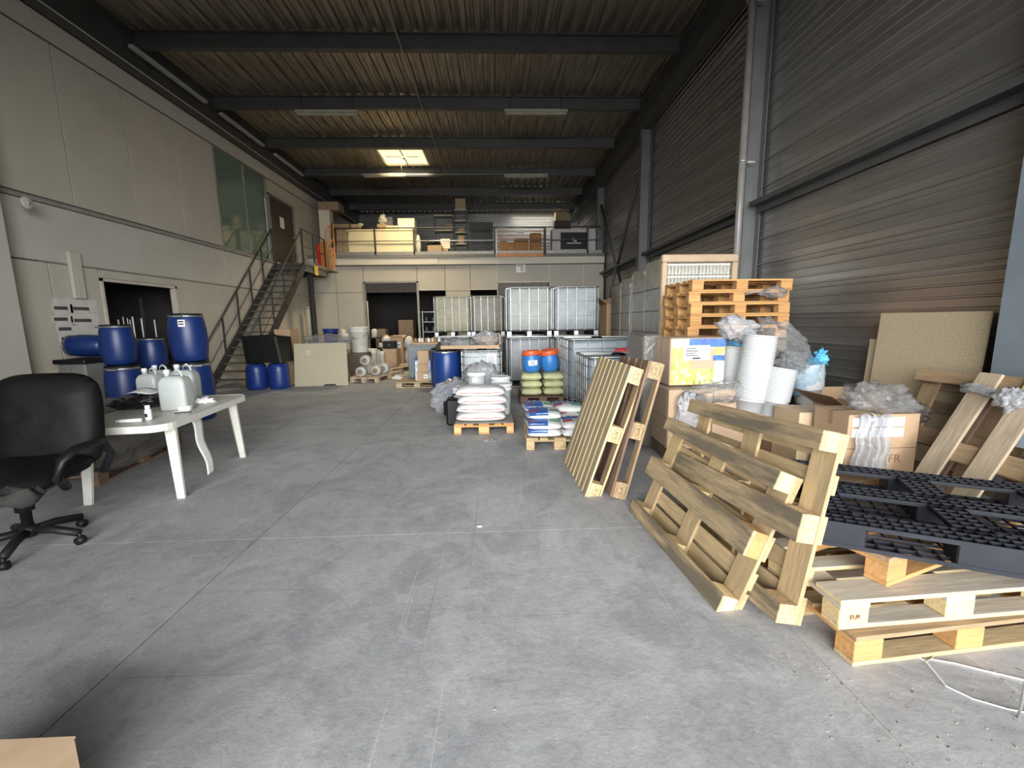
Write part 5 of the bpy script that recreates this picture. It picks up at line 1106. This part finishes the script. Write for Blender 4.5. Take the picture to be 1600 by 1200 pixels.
t = carton('wide brown carton with raised flaps behind the tan carton', 3.61, 4.1, 0, 4.2, 4.75, .60, CARD, flaps=True)
FX0, FX1 = AY(1322, 700, 3.28).x, AY(1432, 700, 3.28).x; FZ = AY(1360, 648, 3.28).z
t1 = carton('lower brown carton printed FR beside the leaning old pallets', FX0, 3.28, 0, FX1, 3.66, .46, CARD, group='two brown cartons by the old pallets')
MB().box(0,0,0,.001,.001,.001)
text('printed_letters', 'FR', .10, mat('brown_print', (.28,.14,.08)), t1, (.12, -.192, .37), (pi/2, 0, 0))
t2 = carton('upper brown carton with white label bands under the film heap', FX0, 3.28, .462, FX1, 3.66, FZ, CARD, group='two brown cartons by the old pallets')
for z in (FZ-.462-.19, FZ-.462-.10): BX_('white_band', PAPER, t2, -.27, -.194, z, .17, -.19, z+.075)
tag(crumple('film_heap', FILM, None, (.27,.2,.16), AY(1372, 625, 3.45), (0,RD(5),0), seed=101, amp=.5), 'crumpled clear film heap on the brown cartons by the old pallets', 'film')
tag(crumple('film_fold', FILMD, None, (.16,.14,.10), AY(1418, 640, 3.5), (0,RD(30),0), seed=102, amp=.5), 'folded film lying on the right end of the upper carton', 'film')
def casc(u, v):
    return ((u-.5)*(.27+.05*v)+.012*sin(v*17), -.02*sin(u*22)-.012*sin(u*51+v*6), -.62*v+.01*sin(u*30))
tag(MB().grid(casc, 46, 14).build('film_cascade', FILMS, None, (AY(1372, 660, 3.2).x, 3.235, FZ+.01), solid=.001), 'shiny pleated film hanging down the front of the brown cartons', 'film')
# ------------------------------------------------------------------ leaning pallets
def basis(yaw, lean, roll):
    u = V((cos(yaw), sin(yaw), 0)); n = V((-u.y, u.x, 0)); v = V((0,0,1))*cos(lean)+n*sin(lean)
    return cos(roll)*u+sin(roll)*v, -sin(roll)*u+cos(roll)*v
def lean_deck(label, P, yaw, lean, roll, w_, h, **k):      # deck faces the viewer, boards run up
    u, v = basis(yaw, lean, roll); o = u.cross(v); c = V(P)+u*w_/2+v*h/2-o*.144
    return pallet(label, (0,0,0), frame_mat(c, v, -u, o), L=h, D=w_, **k)
def lean_under(label, P, yaw, lean, roll, w_, h, **k):     # underside faces the viewer, boards run along the base
    u, v = basis(yaw, lean, roll); o = u.cross(v); c = V(P)+u*w_/2+v*h/2
    return pallet(label, (0,0,0), frame_mat(c, u, -v, -o), L=w_, D=h, **k)
dk8 = [(-.5+.055+.127*i, .098) for i in range(8)]
pa = lean_deck('upright pallet with eight pale striped deck boards, leaning nearest the blue sacks', (.711,4.531,.003), -1.529, .322, -.008, 1.0, 1.228, deck=dk8, side=W_FRESH_LIT, face=W_FACE, edge=W_FRESH_LIT, block=W_FRESH_LIT, bottom=W_OLD, seed=31)
pb = lean_deck('darker upright pallet leaning just behind the striped one', (.952,4.253,.002), -1.577, .263, .037, .801, 1.22, face=W_DARK, edge=W_OLD, block=W_PALE, bottom=W_OLD, seed=32)
pc = lean_under('pale leaning pallet nearest the camera, underside showing, dirty lower board', (1.051,3.246,.005), -1.498, .378, -.006, 1.239, .829, side=W_PALE, odd=W_ORANGE, face=W_PALE, bottom=W_DIRTY, edge=W_PALE, block=W_FRESH_LIT, seed=33)
pd = lean_under('taller pale leaning pallet behind the nearest one, with chipboard end blocks', (1.242,3.026,.0), -1.5, .219, .054, 1.197, .978, side=W_PALE, face=W_PALE, bottom=W_DIRTY, edge=W_PALE, block=CHIP, seed=34)
STAMP = mat('burnt_stamp', (.16,.08,.04))
for p, w_, h in ((pa, 1.0, 1.228), (pb, .8, 1.22)):
    for i, x in enumerate((-h/2+.0725, 0, h/2-.0725)):
        text('stamp', 'EUR', .042, STAMP, p, (x, -w_/2-.003, .061), (pi/2, 0, 0))
        MB().tube([(x+.06*cos(a*pi/12), -w_/2-.003, .061+.034*sin(a*pi/12)) for a in range(24)], .0018, 4, closed=True).build('stamp_ring', STAMP, p)
# ------------------------------------------------------------------ flat pallets lower right
def corner(px, py, z, yaw, L, D):
    c = FL(px, py, z); a = RD(yaw); return (c.x+cos(a)*L/2-sin(a)*D/2, c.y+sin(a)*L/2+cos(a)*D/2, z), a
o, a = corner(1332, 1042, 0, 5, 1.2, .8)
pallet('orange-edged wooden pallet flat on the floor at the lower right', o, rz=a, deck=[(-.327,.145),(-.12,.1),(.327,.145)], face=W_OLD, edge=W_ORANGE, block=W_ORANGE, bottom=W_PALE, seed=41)
o, a = corner(1310, 985, .145, 3, 1.2, .8)
ef = pallet('bleached wooden pallet lying on the orange-edged floor pallet', o, rz=a, deck=[(-.327,.145),(-.10,.1),(.1,.1),(.327,.145)], side=W_FRESH_LIT, face=W_GREY, edge=W_GREY, block=W_FRESH_LIT, bottom=W_GREY, seed=42)
o, a = corner(1385, 918, .29, 19, 1.2, .8)
pallet('orange pallet skewed between the bleached pallet and the black plastic one', o, rz=a, face=W_OLD, edge=W_ORANGE, block=W_ORANGE, bottom=W_ORANGE, deck=[(-.327,.145),(0,.145),(.327,.145)], seed=43)
text('stamp', 'EUR', .03, STAMP, ef, (-.527, -.403, .061), (pi/2, 0, 0))
def plastic_pallet(label, loc, yaw, W=1.2, D=1.0, H=.13):
    t = thing('plastic_pallet', label, 'pallet', loc, yaw)
    def strip(x0, y0, x1, y1, z, hh, name, cell=.047):
        mb = MB(); b_ = .0032; lx, ly = x1-x0, y1-y0
        nx = max(2, round(lx/cell)); ny = max(2, round(ly/cell))
        for i in range(nx+1): x = x0+lx*i/nx; mb.box(x-b_, y0, z-hh, x+b_, y1, z)
        for j in range(ny+1): y = y0+ly*j/ny; mb.box(x0, y-b_, z-hh, x1, y+b_, z)
        return mb.build(name, BLKP, t)
    w_ = .14
    for y in (0, D/2-w_/2, D-w_): strip(0, y, W, y+w_, H, .022, 'deck_strip')
    for x in (0, W/2-w_/2, W-w_): strip(x, w_, x+w_, D/2-w_/2, H, .022, 'deck_strip'); strip(x, D/2+w_/2, x+w_, D-w_, H, .022, 'deck_strip')
    for y in (0, D/2-w_/2, D-w_): strip(0, y, W, y+w_*.8, .022, .02, 'runner', .075)
    for x in (0, W/2-w_/2, W-w_): strip(x, w_, x+w_*.8, D-w_, .022, .02, 'runner', .075)
    strip(w_, w_, W-w_, D-w_, .03, .012, 'lower_grid', .07)
    for x in (0, W/2-.11, W-.17):
        for y in (0, D/2-.065, D-.13): BX_('foot_block', BLKP, t, x+(.0 if x else 0), y, .0, x+(.22 if 0 < x < W-.2 else .17), y+(.13 if 1 else 0), H-.012, c=.006)
    return t
c = FL(1288, 812, .565); 
plastic_pallet('black plastic pallet with lattice deck lying on the wooden pallets', (c.x, c.y, .435), RD(-27.5))
# ------------------------------------------------------------------ old pallets at far right, particle boards
lean_under('old brown pallet leaning at the wall beside the FR carton', (3.45, 3.66, .0), -pi/2, RD(19), .02, 1.2, 1.13, face=W_DARK, bottom=W_OLD, edge=W_OLD, block=W_OLD, seed=51)
pi_ = lean_deck('bleached pallet with wide spaced boards tied with film, far right', (3.06, 3.06, .0), -pi/2, RD(28), .0, 1.0, 1.27, deck=[(.42,.15),(.12,.15),(-.2,.15),(-.42,.12)], face=W_PALE2, edge=W_OLD, block=W_OLD, bottom=W_DARK, seed=52)
u, v = basis(-pi/2, RD(28), 0); oo = u.cross(v); base = V((3.06, 3.06, 0))
pts = [base+v*1.10+u*(.0+.1*i)+oo*(.03+.012*sin(i*2.1))+V((0,0,.015*sin(i*1.7))) for i in range(11)]
t = thing('film_tie', 'twisted clear film tied across the top of the bleached far right pallet', 'film'); MB().tube(pts, .026, 7).build('film_rope', FILMS, t); MB().tube([p+V((0,.01,.03)) for p in pts], .018, 6).build('film_rope', FILMS, t); crumple('film_knot', FILMS, t, (.07,.08,.08), tuple(base+v*1.07+u*.33+oo*.05), seed=111, amp=.5)
mb = MB(); mb.box(0, 0, 0, .02, 1.02, 1.58); o = mb.build('particle_board', PBOARD, None, (4.02, 3.41, 0), (0, RD(3.2), 0)); tag(o, 'large beige particle board leaning on the ribbed wall by the grey post', 'board')
mb = MB(); mb.box(0, 0, 0, .018, 1.1, 1.30); o = mb.build('particle_board', PBOARD, None, (4.075, 3.47, 0), (0, RD(3.0), 0)); tag(o, 'second narrower beige board edge showing behind the large particle board', 'board')
tag(crumple('white_clamp', PAPER, None, (.05,.05,.04), AX(1595, 592, 3.95), seed=112, amp=.3, sub=2), 'small white fitting by the grey post at the right edge', 'fitting') if 0 else None
# ------------------------------------------------------------------ small things on the floor
t = thing('cardboard_box', 'tan cardboard box cut off at the lower left corner of the view', 'box', (-1.64, .86, 0)); BX_('carton', mat('tan_box', (.50,.35,.22), rough=.8), t, -.37, -.3, 0, .37, .27, .345, c=.004)
BX_('flap', MT['tan_box'], t, -.37, -.3, .346, .37, -.02, .352); BX_('flap', MT['tan_box'], t, -.37, -.015, .346, .37, .27, .352)
t = thing('loose_cord', 'thin pale cord curling on the floor by the lower right pallets', 'cord'); 
P = [FL(*p, .006) for p in ((1400, 1012), (1445, 1032), (1462, 1052), (1478, 1072), (1520, 1092), (1575, 1108), (1640, 1120))]; MB().tube(P, .003, 5).build('cord', PAPER, t)
P = [FL(*p, .006) for p in ((1455, 1030), (1490, 1036), (1530, 1046), (1590, 1060), (1650, 1075))]; MB().tube(P, .0035, 5).build('cord', PAPER, t)
P = [FL(*p, .006) for p in ((1420, 1015), (1440, 1022), (1448, 1034), (1456, 1028), (1462, 1020))]; MB().tube(P, .003, 5).build('cord', W_PALE2, t)
b0 = FL(1591, 1122, 0.0); tag(MB().tube([b0, b0+V((.006,0,.25)), b0+V((.03,.0,.9))], .005, 8).build('metal_rod', ALU, None), 'thin upright metal rod at the lower right edge', 'rod')
R = random.Random(3); mb = MB()
for k in range(420):
    if k < 260: x = R.uniform(1.2, 3.2); y = R.uniform(1.1, 1.75)
    else: x = R.uniform(-3.5, 2.0); y = R.uniform(1.0, 7)
    if 1.5 < x < 2.8 and y > 1.6: continue
    s = R.uniform(.001, .0035); a = R.uniform(0, 6.28); l = s*R.uniform(1, 4); mb.bar((x, y, s*.5), (x+l*cos(a), y+l*sin(a), s*.5), s, s*.7, R.choice((0,0,1,2)))
o = mb.build('floor_debris', [W_PALE2, W_OLD, W_DARK], None); tag(o, 'fine wood splinters and grit scattered over the concrete floor', 'debris', kind='stuff')
tag(crumple('paper_scrap', PAPER, None, (.022,.016,.006), FL(749, 822, .004), seed=120, amp=.5, sub=2, flat=.5), 'tiny white paper scrap on the floor near the joint in the centre', 'scrap')
tag(MB().grid(lambda u, v: ((u-.5)*.22*(1-v*.5), (v-.5)*.14, .004+.006*sin(u*6)*sin(v*4)), 8, 5).build('film_scrap', FILMS, None, FL(765, 688, 0), (0,0,.3), solid=.0015), 'flat scrap of clear film on the floor before the white sacks', 'film')
